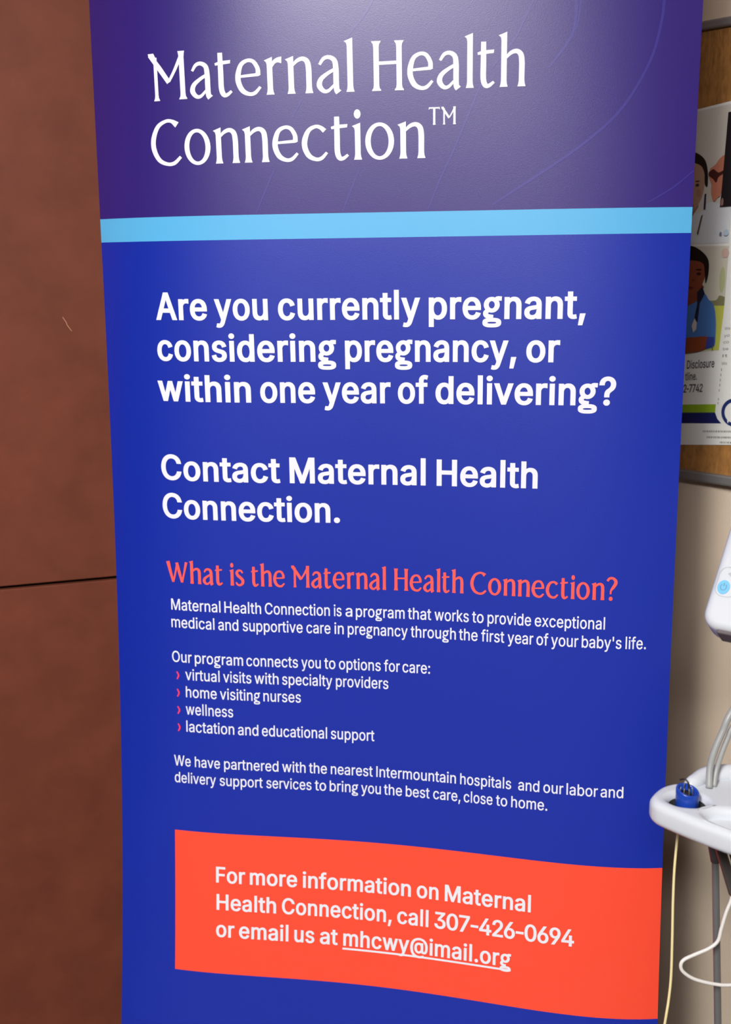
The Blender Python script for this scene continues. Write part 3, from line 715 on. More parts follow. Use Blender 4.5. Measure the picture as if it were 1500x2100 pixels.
SW = [[(0.6885, 1.78), (0.6879, 1.7352), (0.6879, 1.7179), (0.6848, 1.6976), (0.6754, 1.6803), (0.655, 1.655)], [(0.696, 1.78), (0.6935, 1.7351), (0.6922, 1.7178), (0.6885, 1.70)],
      [(0.7996, 1.78), (0.7994, 1.7339), (0.797, 1.7077), (0.7882, 1.6695), (0.7687, 1.6292), (0.7413, 1.5923), (0.6983, 1.5566), (0.6481, 1.5237), (0.5839, 1.4842)],
      [(0.575, 1.655), (0.5646, 1.6318), (0.5469, 1.5911), (0.5308, 1.5545), (0.5125, 1.5173), (0.4965, 1.4785)],
      [(0.445, 1.78), (0.42, 1.735), (0.39, 1.70)], [(0.327, 1.625), (0.3127, 1.6038)], [(0.2853, 1.5383), (0.2709, 1.5096), (0.2562, 1.4793)],
      [(0.4035, 1.5355), (0.3907, 1.5071), (0.3784, 1.4785)], [(0.849, 1.5238), (0.8219, 1.5022), (0.7906, 1.4838)], [(0.64, 1.75), (0.6221, 1.714), (0.6101, 1.691), (0.58, 1.655)]]
on_print = lambda u, v: bpos(u, v, 0.0003)
for i, P in enumerate(SW):
    wd = 0.0036 if i in (0, 2) else 0.0024
    pts, fs = tri([ribbon(P, [wd * .7] + [wd] * (len(P) - 2) + [wd * .7], 6)])
    finish(([on_print(*p) for p in pts], list(fs)), 'swirl_line', M_SWIRL, PANEL, FRONT)
keep_world(BAN)

# ------------------------------------------------------------------ bulletin board on the right wall
def wp(s, z, off):
    return COR + ER * s + EZ * z + NR * off


S0, S1, Z0, Z1 = 0.12, 0.98, 1.0454, 1.7640
BOARD = empty('bulletin_board', tuple(wp(0.55, Z0, 0.0)))
tag(BOARD, 'cork bulletin board in a grey metal frame on the beige wall', 'bulletin board')
bm = bmesh.new()
box_bm(bm, COR, ER, NR, EZ, (S0 + .01, 0.001, Z0 + .008), (S1 - .01, 0.016, Z1 - .006))
from_bm('cork_surface', bm, M_CORK, BOARD)
for a, b in (((S0, 0.001, Z1 - 0.0135), (S1, 0.024, Z1)), ((S0, 0.001, Z0), (S1, 0.024, Z0 + 0.0165)),
             ((S0, 0.001, Z0 + 0.0165), (S0 + 0.016, 0.024, Z1 - 0.0135)), ((S1 - 0.016, 0.001, Z0 + 0.0165), (S1, 0.024, Z1 - 0.0135))):
    bm = bmesh.new()
    box_bm(bm, COR, ER, NR, EZ, a, b)
    bevel_all(bm, 0.003, 2)
    from_bm('frame_rail', bm, M_FRAME, BOARD)
keep_world(BOARD)

PO = 0.0175
POSTER = empty('disclosure_poster', tuple(wp(0.33, 1.1, PO)))
tag(POSTER, 'white printed poster with photographs of people and text pinned to the cork board', 'poster')


def sheet(name, poly, off, m, parent, thick=0.0):
    """flat printed shape on the wall side, given in wall coordinates"""
    pts, fs = tri([poly])
    acc = ([wp(p[0], p[1], off) for p in pts], list(fs))
    if thick:
        bm = bmesh.new()
        f = bm.faces.new([bm.verts.new(wp(p[0], p[1], off)) for p in poly])
        ex = bmesh.ops.extrude_face_region(bm, geom=[f])
        for v in ex['geom']:
            if isinstance(v, bmesh.types.BMVert):
                v.co -= NR * thick
        return from_bm(name, bm, m, parent)
    return finish(acc, name, m, parent, NR)


def sm(P, n=5):
    return [(p.x, p.y) for p in catmull([(a, b, 0) for a, b in P], n)]


tilt = lambda s: 0.115 * (s - 0.2796)          # the sheet hangs slightly turned
PAPER = mat('poster_paper', (226, 228, 224), rough=0.45, spec=0.4)
PAPER_OBJ = sheet('paper_sheet', [(0.135, 1.6366 + tilt(.135)), (0.135, 1.1025 + tilt(.135)), (0.53, 1.1025 + tilt(.53)), (0.53, 1.6366 + tilt(.53))], PO + .0006, PAPER, POSTER, 0.0006)
pm = lambda n, c: mat('poster_' + n, c, rough=0.45, spec=0.4)


def photo(name, poly):
    return sheet(name, poly, PO + .0010, None, POSTER)


def wide(bg, layers, name, poly, step=.00025):
    o = sheet(name, poly, PO + .0010, bg, POSTER)
    for i, (n, P, c) in enumerate(layers):
        sheet(n, P, PO + .0010 + (i + 1) * step, pm(n + str(i), c) if not isinstance(c, bpy.types.Material) else c, o)
    return o


# upper photograph: two people
SKIN, SKIN2, HAIR = (176, 140, 116), (196, 124, 98), (34, 24, 22)
wide(pm('backdrop', (206, 202, 192)), [
    ('white_coat', sm([(0.16, 1.43), (0.20, 1.475), (0.26, 1.487), (0.289, 1.478), (0.305, 1.494), (0.3268, 1.4915)]) + [(0.344, 1.492), (0.3445, 1.432)], (208, 214, 218)),
    ('neck', [(0.24, 1.54), (0.24, 1.455), (0.276, 1.47), (0.288, 1.488), (0.289, 1.53)], (150, 116, 94)),
    ('face', sm([(0.215, 1.53), (0.23, 1.555), (0.27, 1.562), (0.290, 1.551), (0.2965, 1.531), (0.2950, 1.508), (0.289, 1.494), (0.276, 1.480), (0.25, 1.474), (0.225, 1.49), (0.215, 1.53)]), SKIN),
    ('hair', sm([(0.21, 1.52), (0.215, 1.556), (0.24, 1.574), (0.272, 1.573), (0.292, 1.563), (0.3005, 1.546), (0.3025, 1.52), (0.2975, 1.522), (0.295, 1.541), (0.285, 1.553), (0.26, 1.557), (0.228, 1.548), (0.222, 1.525)]), HAIR),
    ('eye', ellipse(0.2846, 1.5215, .0032, .0024), (72, 48, 40)),
    ('eyebrow', ellipse(0.2846, 1.5275, .0042, .0011), (84, 60, 48)),
    ('cheek', ellipse(0.2880, 1.5100, .0040, .0065), (164, 124, 100)),
    ('mouth', ellipse(0.276, 1.490, .005, .0016), (126, 72, 64)),
    ('collar', [(0.289, 1.447), (0.295, 1.474), (0.298, 1.476), (0.2915, 1.444)], (92, 70, 58)),
    ('pen', [(0.2985, 1.4835), (0.2990, 1.507), (0.3020, 1.508), (0.3020, 1.484)], (40, 34, 70)),
    ('hand', sm([(0.306, 1.545), (0.3045, 1.535), (0.310, 1.522), (0.3105, 1.508), (0.316, 1.4955), (0.3215, 1.5005), (0.3270, 1.506), (0.3300, 1.530), (0.3310, 1.562), (0.3220, 1.5595), (0.3150, 1.551), (0.306, 1.545)]), SKIN2),
    ('hand_shade', sm([(0.3045, 1.5400), (0.3120, 1.5440), (0.3210, 1.5385), (0.3300, 1.5415), (0.3300, 1.5365), (0.3215, 1.5315), (0.3180, 1.5235), (0.3125, 1.5290), (0.3045, 1.5350), (0.3045, 1.5400)]), (74, 30, 26)),
    ('sleeve_fold', ellipse(0.331, 1.4455, .0022, .0030), (110, 124, 148)),
    ('blue_mark', ellipse(0.3405, 1.4475, .0045, .0050), (178, 196, 212)),
], 'upper_photograph', [(0.150, 1.4288), (0.3446, 1.4312), (0.3463, 1.6400), (0.150, 1.6200)])
sheet('dark_photograph', [(0.3318, 1.6262), (0.3283, 1.5058), (0.3271, 1.4868), (0.46, 1.492), (0.46, 1.6420)], PO + .0046, pm('dark', (26, 20, 24)), POSTER)
sheet('dark_detail', sm([(0.3286, 1.4880), (0.3290, 1.4960), (0.3312, 1.5000), (0.3330, 1.4960), (0.3326, 1.4890)]), PO + .0049, pm('dark_detail', (150, 110, 104)), POSTER)
# lower photograph: nurse with folded arms on a lawn
GREEN, GREEN2 = (190, 196, 84), (158, 164, 126)
wide(pm('park', (200, 198, 182)), [
    ('lawn', [(0.150, 1.335), (0.150, 1.2537), (0.3390, 1.2640), (0.3420, 1.3080), (0.3437, 1.3370)], GREEN),
    ('hedge', sm([(0.150, 1.345), (0.28, 1.345), (0.325, 1.3420), (0.334, 1.3500), (0.3440, 1.3480)]) + [(0.3437, 1.3345), (0.150, 1.332)], (128, 128, 92)),
    ('foliage', ellipse(0.3375, 1.375, .0050, .0200), (180, 186, 140)),
    ('blossom', ellipse(0.3400, 1.4160, .0065, .0075), (200, 172, 160)),
    ('scrubs', sm([(0.19, 1.26), (0.19, 1.32), (0.23, 1.345), (0.27, 1.352), (0.3050, 1.3540), (0.3160, 1.3440), (0.3265, 1.3330), (0.3312, 1.3110), (0.3322, 1.2900), (0.3318, 1.2720), (0.3240, 1.2660), (0.30, 1.262), (0.25, 1.258), (0.19, 1.26)]), (70, 116, 182)),
    ('neckline', [(0.235, 1.352), (0.27, 1.328), (0.2950, 1.340), (0.3070, 1.363), (0.300, 1.372), (0.25, 1.37)], (120, 60, 38)),
    ('face', sm([(0.232, 1.385), (0.24, 1.355), (0.268, 1.345), (0.290, 1.3520), (0.3030, 1.3660), (0.3085, 1.3860), (0.308, 1.404), (0.27, 1.416), (0.24, 1.41), (0.232, 1.385)]), (128, 66, 42)),
    ('hair', sm([(0.228, 1.37), (0.228, 1.405), (0.25, 1.425), (0.28, 1.428), (0.3010, 1.4180), (0.3125, 1.4040), (0.3135, 1.3830), (0.3095, 1.3690), (0.3070, 1.3850), (0.3030, 1.4000), (0.285, 1.4050), (0.25, 1.4040), (0.235, 1.39), (0.228, 1.37)]), (24, 15, 13)),
    ('eye', ellipse(0.2965, 1.3840, .0042, .0022), (48, 22, 18)),
    ('eyebrow', ellipse(0.2965, 1.3905, .0055, .0013), (40, 20, 16)),
    ('nose', ellipse(0.2880, 1.3740, .0028, .0022), (104, 50, 34)),
    ('mouth', ellipse(0.2830, 1.3620, .0065, .0018), (96, 36, 32)),
    ('lanyard', [(0.2965, 1.355), (0.3050, 1.3640), (0.3100, 1.3530), (0.3020, 1.3380), (0.3000, 1.3080), (0.2930, 1.3080), (0.2975, 1.3360)], (26, 28, 50)),
    ('badge', [(0.2900, 1.3010), (0.2945, 1.3135), (0.2990, 1.3060), (0.2985, 1.2960), (0.2935, 1.2900)], (196, 190, 186)),
    ('forearm', sm([(0.20, 1.262), (0.21, 1.282), (0.26, 1.2800), (0.2950, 1.2830), (0.3180, 1.2850), (0.3220, 1.2760), (0.3150, 1.2640), (0.28, 1.2560), (0.22, 1.256), (0.20, 1.262)]), (134, 66, 38)),
    ('cuff', [(0.3170, 1.2660), (0.3195, 1.2845), (0.3320, 1.2850), (0.3318, 1.2715)], (52, 66, 150)),
    ('post', [(0.3290, 1.2640), (0.3290, 1.2720), (0.3304, 1.2720), (0.3304, 1.2640)], (98, 98, 60)),
], 'lower_photograph', [(0.150, 1.4265), (0.150, 1.2537), (0.2803, 1.2550), (0.3385, 1.2640), (0.3393, 1.3130), (0.3429, 1.3140), (0.3444, 1.3702), (0.3454, 1.4271)])
# text and bands
on_paper = lambda s, z: wp(s, z + 0.0, PO + .0011)
INK = pm('ink', (34, 32, 34))


def line(words, m, name, font='sans', ex=5, ey=4):
    acc = ([], [])
    for wd, s0, s1, z, cap in words:
        zt = lambda s, zz, s0=s0: wp(s, zz + 0.115 * (s - s0), PO + .0011)
        put_word(acc, wd, z, cap, s0, s1, font, ex, ey, zt)
    return finish(acc, name, m, POSTER, NR)


line([('Disclosure', 0.2836, 0.3328, 1.2303, 0.0136)], INK, 'disclosure_lettering', 'sans', 15, 9)
line([('tline.', 0.2815, 0.3030, 1.2110, 0.0126)], INK, 'hotline_lettering', 'sans', 15, 9)
line([('2-7742', 0.2796, 0.3145, 1.1905, 0.0134)], INK, 'number_lettering', 'sans', 17, 10)
SOFT = pm('soft_ink', (128, 128, 130))
line([(wd, s0, s0 + .0095, z, .0046) for wd, s0, z in (('We', .3468, 1.2964), ('yo', .3466, 1.2852), ('co', .3462, 1.2748), ('be', .3460, 1.2640), ('it', .3458, 1.2530), ('Wo', .3452, 1.2405))], SOFT, 'column_lettering', 'sans', 3, 3)
acc = ([], [])
for k, z in enumerate((1.2310, 1.2225, 1.2140, 1.2060, 1.1975, 1.1830, 1.1765)):
    b = len(acc[0])
    s0 = .3452 - .0004 * k
    acc[0].extend([wp(s, zz, PO + .0011) for s, zz in ((s0, z), (s0 + .0012, z), (s0 + .0012, z + .0042), (s0, z + .0042))])
    acc[1].append((b, b + 1, b + 2, b + 3))
finish(acc, 'bullet_marks', SOFT, POSTER, NR)
bz = lambda s, z: z + 0.100 * (s - 0.2792)
arc = lambda r, a0, a1, n=12: [(0.3725 + r * math.cos(math.radians(a0 + (a1 - a0) * i / n)), 1.1660 + r * 1.02 * math.sin(math.radians(a0 + (a1 - a0) * i / n))) for i in range(n + 1)]
sheet('green_band', [(0.15, bz(.15, 1.1706)), (0.15, bz(.15, 1.1572)), (0.3392, bz(.3392, 1.1570)), (0.3398, bz(.3398, 1.1705))], PO + .0010, pm('green', (134, 170, 34)), POSTER)
sheet('navy_band', [(0.15, bz(.15, 1.1572)), (0.15, bz(.15, 1.1395)), (0.3515, bz(.3515, 1.1390)), (0.3440, bz(.344, 1.1465)), (0.3392, bz(.3392, 1.1570))], PO + .0010, pm('navy', (22, 30, 92)), POSTER)
ringpts = arc(0.0222, 20, 340, 40) + arc(0.0165, 340, 20, 40)
LOGO = sheet('ring_logo', ringpts[::-1], PO + .0013, pm('logo_navy', (24, 44, 104)), POSTER)
sheet('logo_notch', [(0.3615, 1.1530), (0.3628, 1.1475), (0.3650, 1.1512)], PO + .0016, PAPER, LOGO)
acc = ([], [])
for i, (s0, s1, z) in enumerate(((0.3196, 0.3720, 1.1285), (0.3273, 0.3760, 1.1195), (0.3512, 0.376, 1.1135))):
    s = s0
    while s < s1:
        wd = random.uniform(.0010, .0028)
        b = len(acc[0])
        zz = z + 0.10 * (s - s0)
        acc[0].extend([wp(a, c, PO + .0011) for a, c in ((s, zz), (s + wd, zz), (s + wd, zz + .0030), (s, zz + .0030))])
        acc[1].append((b, b + 1, b + 2, b + 3))
        s += wd + random.uniform(.0008, .0016)
finish(acc, 'footer_small_print', pm('footer', (138, 136, 134)), POSTER, NR)
keep_world(POSTER)

# ------------------------------------------------------------------ vital signs cart
TZ = 0.7739           # top of the tray
HUB = Vector((0.985, -0.285, FZ))
CART = empty('vital_signs_cart', tuple(HUB))
tag(CART, 'white medical vital signs cart with tray and tilted monitor right of the banner', 'medical cart')


def slab(name, outer, holes, z_top, thick, bev, m, parent, smooth=True):
    """rounded moulding cut from an outline with through holes"""
    cu = bpy.data.curves.new(name, 'CURVE')
    cu.dimensions = '2D'
    cu.fill_mode = 'BOTH'
    for poly in [outer] + holes:
        sp = cu.splines.new('POLY')
        sp.points.add(len(poly) - 1)
        for p, q in zip(sp.points, poly):
            p.co = (q[0], q[1], 0, 1)
        sp.use_cyclic_u = True
    cu.extrude = thick / 2 - bev
    cu.bevel_depth = bev
    cu.bevel_resolution = 4
    cu.offset = -bev
    tmp = bpy.data.objects.new(name + '_outline', cu)
    COL.objects.link(tmp)
    bpy.context.view_layer.update()
    me = bpy.data.meshes.new_from_object(tmp.evaluated_get(bpy.context.evaluated_depsgraph_get()))
    bpy.data.objects.remove(tmp, do_unlink=True)
    me.name = name
    me.materials.clear()
    me.materials.append(m)
    for v in me.vertices:
        v.co.z += z_top - thick / 2
    bm = bmesh.new()
    bm.from_mesh(me)
    bmesh.ops.remove_doubles(bm, verts=bm.verts, dist=1e-5)
    bmesh.ops.recalc_face_normals(bm, faces=bm.faces)
    for f in bm.faces:
        f.smooth = abs(f.normal.z) < 0.995
    bm.to_mesh(me)
    bm.free()
    o = bpy.data.objects.new(name, me)
    COL.objects.link(o)
    o.parent = parent
    return o


def closed(P, n=6):
    P = [Vector((p[0], p[1], 0)) for p in P]
    m = len(P)
    out = []
    for i in range(m):
        a, b, c, d = P[i - 1], P[i], P[(i + 1) % m], P[(i + 2) % m]
        for k in range(n):
            t = k / n
            q = 0.5 * ((2 * b) + (c - a) * t + (2 * a - 5 * b + 4 * c - d) * t * t + (3 * b - a - 3 * c + d) * t ** 3)
            out.append((q.x, q.y))
    return out


out_half = [(0.7965, -0.3000), (0.7975, -0.2880), (0.8108, -0.2650), (0.8261, -0.2530), (0.8380, -0.2500), (0.8470, -0.2470), (0.8540, -0.2390), (0.8620, -0.2320), (0.8750, -0.2220), (0.9000, -0.2140), (0.9400, -0.2080)]
front_half = [(0.9400, -0.3960), (0.9050, -0.3850), (0.8783, -0.3715), (0.8527, -0.3545), (0.8265, -0.3345), (0.8060, -0.3170), (0.7995, -0.3090)]
mx = 0.985
outer = out_half + [(2 * mx - x, y) for x, y in out_half[::-1]] + [(2 * mx - x, y) for x, y in front_half[::-1]] + front_half
hole = [(0.8174, -0.2987), (0.8233, -0.3056), (0.8295, -0.3090), (0.8392, -0.3105), (0.8493, -0.3092), (0.8605, -0.3030), (0.8622, -0.2960), (0.8581, -0.2870), (0.8500, -0.2800), (0.8399, -0.2775), (0.8280, -0.2820), (0.8200, -0.2900)]
recess = [(0.8551, -0.3285), (0.8609, -0.3193), (0.8746, -0.3148), (0.90, -0.316), (0.94, -0.322), (0.975, -0.34), (0.965, -0.372), (0.93, -0.374), (0.8980, -0.3645), (0.8813, -0.3545), (0.8641, -0.3415)]
TRAY = slab('tray', closed(outer, 4), [closed(hole, 4), closed(recess, 4)], TZ, 0.030, 0.009, M_PLASTIC, CART)
# floor of the shallow recess and of the probe well
bm = bmesh.new()
rv = [bm.verts.new((p[0], p[1], TZ - 0.014)) for p in closed([((x - .91) * 1.08 + .91, (y + .345) * 1.1 - .345) for x, y in recess], 3)]
bm.faces.new(rv)
ex = bmesh.ops.extrude_face_region(bm, geom=list(bm.faces))
for v in ex['geom']:
    if isinstance(v, bmesh.types.BMVert):
        v.co.z -= 0.010
from_bm('recess_floor', bm, M_PLASTIC, TRAY)
bm = bmesh.new()
rv = [bm.verts.new((p[0], p[1], TZ - 0.029)) for p in closed([((x - .84) * 1.12 + .84, (y + .295) * 1.12 - .295) for x, y in hole], 3)]
bm.faces.new(rv)
ex = bmesh.ops.extrude_face_region(bm, geom=list(bm.faces))
for v in ex['geom']:
    if isinstance(v, bmesh.types.BMVert):
        v.co.z -= 0.002
from_bm('well_floor', bm, M_BLACK, TRAY)  # black colour stands in for the shade of a deeper well
bm = bmesh.new()
hc = closed([((x - .84) * 0.97 + .84, (y + .295) * 0.97 - .295) for x, y in hole], 4)
ra = [bm.verts.new((p[0], p[1], TZ - 0.0065)) for p in hc]
rb = [bm.verts.new((p[0], p[1], TZ - 0.0295)) for p in hc]
for i in range(len(hc)):
    k = (i + 1) % len(hc)
    bm.faces.new((ra[i], ra[k], rb[k], rb[i]))
from_bm('well_shade_band', bm, mat('well_shade_grey', (58, 60, 62), rough=0.6), TRAY, True)  # added dark band: shade low inside the well, put into its colour
# raised rim along the back of the tray, rising towards the pole
P = [Vector(p) for p in ((0.8465, -0.2600, TZ - .004), (0.8510, -0.2560, TZ + .001), (0.8575, -0.2500, TZ + .002), (0.8690, -0.2380, TZ + .003), (0.8860, -0.2305, TZ + .003), (0.9100, -0.2260, TZ + .003), (0.985, -0.222, TZ + .003))]
P = P + [Vector((2 * mx - p.x, p.y, p.z)) for p in P[-2::-1]]
pc = catmull(P, 5)
tube('back_rim', pc, [0.008 + 0.004 * min(1, 3 * min(i, len(pc) - 1 - i) / len(pc)) for i in range(len(pc))], M_PLASTIC, TRAY, 14)

# column, base and casters (below and right of the frame)
tube('column', [Vector((1.025, -0.235, FZ + 0.06)), Vector((1.025, -0.235, 0.970))], 0.019, M_CHROME, CART, 20)
bm = bmesh.new()
tube_bm(bm, [Vector((1.025, -0.235, FZ + 0.075)), Vector((1.025, -0.235, FZ + 0.12))], [0.055, 0.045], 24)
from_bm('hub', bm, M_DARK, CART, False)
for k in range(5):
    a = math.radians(72 * k + 54)
    d = Vector((math.cos(a), math.sin(a), 0))
    c0 = Vector((1.025, -0.235, FZ + 0.095))
    tube('leg', [c0 + d * 0.03, c0 + d * 0.17 + EZ * -0.012, c0 + d * 0.21 - EZ * 0.020], [0.017, 0.014, 0.012], M_DARK, CART, 12)
    t_ = Vector((-d.y, d.x, 0))
    cc = c0 + d * 0.21
    bm = bmesh.new()
    tube_bm(bm, [Vector((cc.x, cc.y, FZ + 0.033)) - t_ * 0.011, Vector((cc.x, cc.y, FZ + 0.033)) + t_ * 0.011], 0.033, 20)
    from_bm('caster_wheel', bm, M_BLACK, CART, False)
# clamp under the tray, slim rod and dark arm
Q = lambda p, d0, d1: CAM + (Vector(p) - CAM) * (d1 / d0)
r0, r1 = Q((0.8971, -0.1964, 0.6303), 1.42, 1.38), Q((0.9051, -0.2450, 0.4244), 1.42, 1.38)
rd = (r1 - r0)
tube('rod', [r0 + Vector((-0.0005, .0, .045)), r0, r1, r0 + rd * (-(r0.z - FZ - 0.02) / rd.z)], 0.0046, M_CHROME, CART, 14)
bm = bmesh.new()
tube_bm(bm, [r0 + Vector((-.004, 0, .095)), r0 + Vector((-.003, 0, .028)), r0 + Vector((0, 0, .004))], [0.0085, 0.0085, 0.0062], 14)
from_bm('clamp', bm, M_GRIP, CART, True)
b0, b1 = Vector((0.8871, -0.2480, 0.6817)), Vector((0.9068, -0.2592, 0.6225))
bd = (b1 - b0)
bm = bmesh.new()
dz = bd.normalized(); sx_ = Vector((1, 0.3, 0)).normalized(); sx_ = (sx_ - dz * sx_.dot(dz)).normalized(); sy_ = dz.cross(sx_)
box_bm(bm, b0, sx_, sy_, dz, (-0.001, -0.004, -0.075), (0.0115, 0.004, 0.062))
bevel_all(bm, 0.002, 2)
from_bm('support_arm', bm, M_DARK, CART)
bm = bmesh.new()
box_bm(bm, b0 + sy_ * 0.012 + Vector((.004, 0, 0)), sx_, sy_, dz, (0.006, -0.003, -0.075), (0.012, 0.004, 0.055))
bevel_all(bm, 0.0015, 2)
from_bm('support_arm', bm, mat('black_metal', (36, 34, 34), rough=0.3), CART)

# monitor, leaning back and turned to the left
MR, MU = Vector((0.8746, -0.4848, 0.0)), Vector((0.3051, 0.5504, 0.7771))
MN = MR.cross(MU).normalized()
MO = Vector((0.8613, -0.2429, 0.9770))
MW, MH, MT = 0.25, 0.20, 0.045


def round_rect(x0, y0, x1, y1, r, n=8):
    out = []
    for cx, cy, a0 in ((x1 - r, y1 - r, 0), (x0 + r, y1 - r, 90), (x0 + r, y0 + r, 180), (x1 - r, y0 + r, 270)):
        for k in range(n + 1):
            a = math.radians(a0 + 90 * k / n)
            out.append((cx + r * math.cos(a), cy + r * math.sin(a)))
    return out


def mpos(x, y, z):
    return MO + MR * x + MU * y + MN * z


MON = slab('monitor', round_rect(-0.0130, 0.0005, MW, MH, 0.021, 8), [], 0.0, MT, 0.010, M_PLASTIC, CART)
for v in MON.data.vertices:
    v.co = mpos(v.co.x, v.co.y, v.co.z)
MON.data.update()


def mface(name, poly, z, m, parent, holes=()):
    pts, fs = tri([poly] + list(holes))
    return finish(([mpos(p[0], p[1], z) for p in pts], list(fs)), name, m, parent, MN)


# underside grip
bm = bmesh.new()
box_bm(bm, MO, MR, MU, MN, (0.0075, -0.0032, -0.036), (MW - 0.03, 0.0065, -0.0065))
bevel_all(bm, 0.002, 2)
from_bm('underside_grip', bm, M_GRIP, MON)
# key pad with a moulded outline and two keys
kp = round_rect(-0.0073, 0.0410, 0.0205, 0.0815, 0.0115, 8)
ki = round_rect(-0.0063, 0.0420, 0.0195, 0.0805, 0.0105, 8)[::-1]
kp_cw = kp[::-1]
mface('keypad_outline', kp_cw, 0.0003, M_ICON2, MON, [ki[::-1][::-1][::-1]])
KC = (0.0031, 0.0537)
bm = bmesh.new()
n = 32
lo_ = [bm.verts.new(mpos(KC[0] + .0077 * math.cos(2 * math.pi * i / n), KC[1] + .0096 * math.sin(2 * math.pi * i / n), -.001)) for i in range(n)]
hi_ = [bm.verts.new(mpos(KC[0] + .0074 * math.cos(2 * math.pi * i / n), KC[1] + .0093 * math.sin(2 * math.pi * i / n), .0010)) for i in range(n)]
for i in range(n):
    bm.faces.new((lo_[i], lo_[(i + 1) % n], hi_[(i + 1) % n], hi_[i]))
bm.faces.new(hi_)
KEY = from_bm('power_key', bm, M_LBLUE, MON)
KEY['label'] = 'light blue power key'
sym = [ribbon([(KC[0] + .0036 * math.cos(math.radians(a)), KC[1] + .0043 * math.sin(math.radians(a))) for a in range(130, 411, 20)], [.0009] * 15, 2)]
mface('power_symbol', sym[0], 0.0012, M_ICON, KEY)
mface('power_symbol', [(KC[0] - .00045, KC[1] + .0008), (KC[0] - .00045, KC[1] + .0056), (KC[0] + .00045, KC[1] + .0056), (KC[0] + .00045, KC[1] + .0008)], 0.0012, M_ICON, KEY)
bell = ribbon([(0.0100 + .0036 * math.cos(math.radians(a)), 0.0722 + .0034 * math.sin(math.radians(a))) for a in range(0, 361, 30)], [.0010] * 13, 2)
mface('alarm_symbol', bell, 0.0004, M_ICON2, MON)
mface('alarm_symbol', [(0.0030, 0.0722), (0.0062, 0.0742), (0.0062, 0.0702)], 0.0004, M_ICON2, MON)
mface('screen', round_rect(0.046, 0.052, MW - 0.018, MH - 0.016, 0.004, 4)[::-1], 0.0004, mat('dark_screen', (30, 36, 44), rough=0.15), MON)
# mount behind the monitor
bm = bmesh.new()
c = mpos(MW / 2, 0.075, -MT)
top = Vector((1.025, -0.235, 0.968))
tube_bm(bm, [c + MN * 0.004, (c + top) / 2 + Vector((0, 0, -.006)), top], [0.012, 0.022, 0.024], 16)
from_bm('monitor_mount', bm, M_PLASTIC2, CART, True)
keep_world(CART)

# ------------------------------------------------------------------ blue probe cup standing in the tray's well
PB = Vector((0.8398, -0.2958, TZ - 0.029))
PROBE = empty('probe_cup', tuple(PB))
tag(PROBE, 'small blue plastic cup with metal clips standing in the tray opening', 'probe cup')
bm = bmesh.new()
n = 32
prof = [(0.0122, 0.0), (0.0132, 0.0), (0.0138, 0.030), (0.0139, 0.0405), (0.0131, 0.0420), (0.0117, 0.0420), (0.0110, 0.0405), (0.0106, 0.020)]
rings = []
for r_, z_ in prof:
    rings.append([bm.verts.new(PB + Vector((r_ * math.cos(2 * math.pi * i / n), r_ * math.sin(2 * math.pi * i / n), z_ - (0.0030 * math.cos(2 * math.pi * i / n + .6) if z_ > .035 else 0)))) for i in range(n)])
for a, b in zip(rings, rings[1:]):
    for i in range(n):
        bm.faces.new((a[i], a[(i + 1) % n], b[(i + 1) % n], b[i]))
bm.faces.new(rings[0][::-1]); bm.faces.new(rings[-1])
from_bm('cup', bm, M_PROBE, PROBE, True)
bm = bmesh.new()
ins = PB + Vector((-0.0025, -.001, 0))
tube_bm(bm, [ins + EZ * 0.018, ins + EZ * 0.0390], 0.0062, 20)
from_bm('dark_insert', bm, M_BLACK, PROBE, True)
for a in (200, 245, 290, 340, 100):
    a = math.radians(a)
    p = PB + Vector((0.0078 * math.cos(a) - .002, 0.0078 * math.sin(a), 0.0330))
    tube('clip', [p, p + EZ * 0.0100, p + Vector((-.001 * math.cos(a), -.001 * math.sin(a), 0.0135))], 0.0007, M_CHROME, PROBE, 8)
p = PB + Vector((0.001, 0.004, 0.0355))
tube('lead', catmull([p, p + Vector((.001, .002, .006)), p + Vector((.0, .004, .012)), p + Vector((-.004, .007, .0145)), p + Vector((-.009, .009, .012))], 5), 0.0011, M_BLACK, PROBE, 8)
keep_world(PROBE)

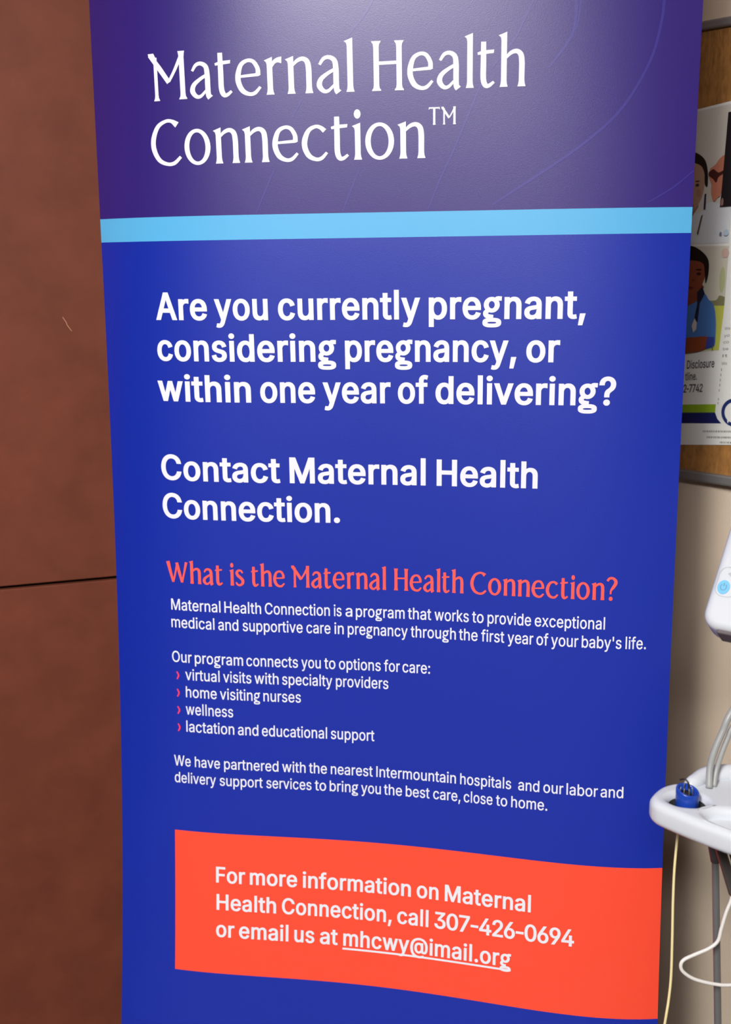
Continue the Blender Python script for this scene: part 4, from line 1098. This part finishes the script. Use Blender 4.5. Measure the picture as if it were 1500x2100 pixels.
# ------------------------------------------------------------------ hoses and cables
for nm, P, r_, lab in (
    ('grey_hose', [(0.8701, -0.2644, TZ + .0005)] + [Q(p, 1.37, 1.33) for p in ((0.8785, -0.2157, 0.7775), (0.8836, -0.2098, 0.7986), (0.8935, -0.2024, 0.8227), (0.9034, -0.1953, 0.8456))] + [(0.9300, -0.2050, 0.905), (0.975, -0.205, 0.985)], 0.0041,
     'thicker grey hose rising from the white tray beside the blue cup'),
    ('grey_hose', [(0.8766, -0.2599, TZ + .0005)] + [Q(p, 1.37, 1.335) for p in ((0.8866, -0.2152, 0.7744), (0.8929, -0.2091, 0.7955), (0.8998, -0.2036, 0.8135), (0.9080, -0.1980, 0.8316))] + [(0.9370, -0.2120, 0.895), (0.985, -0.215, 0.975)], 0.0031,
     'thinner grey hose rising from the white tray, nearer the right edge')):
    o = tube(nm, catmull(P, 7), r_, M_GREYTUBE, None, 14)
    tag(o, lab, 'hose', 'grey hoses on the cart')
yc = [(0.8390, -0.2510, TZ - .0295), (0.8383, -0.2500, 0.7046), (0.8351, -0.2614, 0.6595), (0.8342, -0.2717, 0.6175), (0.8343, -0.2819, 0.5754), (0.8339, -0.2936, 0.5273), (0.8315, -0.3013, 0.4973), (0.8273, -0.3092, 0.4673), (0.812, -0.325, 0.33), (0.80, -0.335, 0.12), (0.798, -0.345, FZ + 0.03), (0.81, -0.37, FZ + 0.0025), (0.86, -0.44, FZ + 0.0025)]
o = tube('cream_cable', catmull(yc, 7), 0.0017, M_YCABLE, None, 10)
tag(o, 'thin cream cable hanging straight down below the white tray tip', 'cable')
wc = [(0.9085, -0.2585, 0.6240), (0.9063, -0.2607, 0.6165), (0.9011, -0.2647, 0.6034), (0.8955, -0.2704, 0.5836), (0.8915, -0.2746, 0.5687), (0.8807, -0.2785, 0.5598), (0.8626, -0.2831, 0.5522), (0.8499, -0.2865, 0.5464), (0.8458, -0.2888, 0.5398), (0.8490, -0.2903, 0.5314), (0.8633, -0.2903, 0.5222), (0.8879, -0.2880, 0.5158), (0.9093, -0.2850, 0.5143), (0.95, -0.275, 0.517), (1.0, -0.258, 0.54), (1.018, -0.252, 0.56)]
o = tube('white_cable', catmull(wc, 7), 0.0023, M_WCABLE, None, 12)
tag(o, 'white cable looping sideways in front of the thin metal rod below the tray', 'cable')
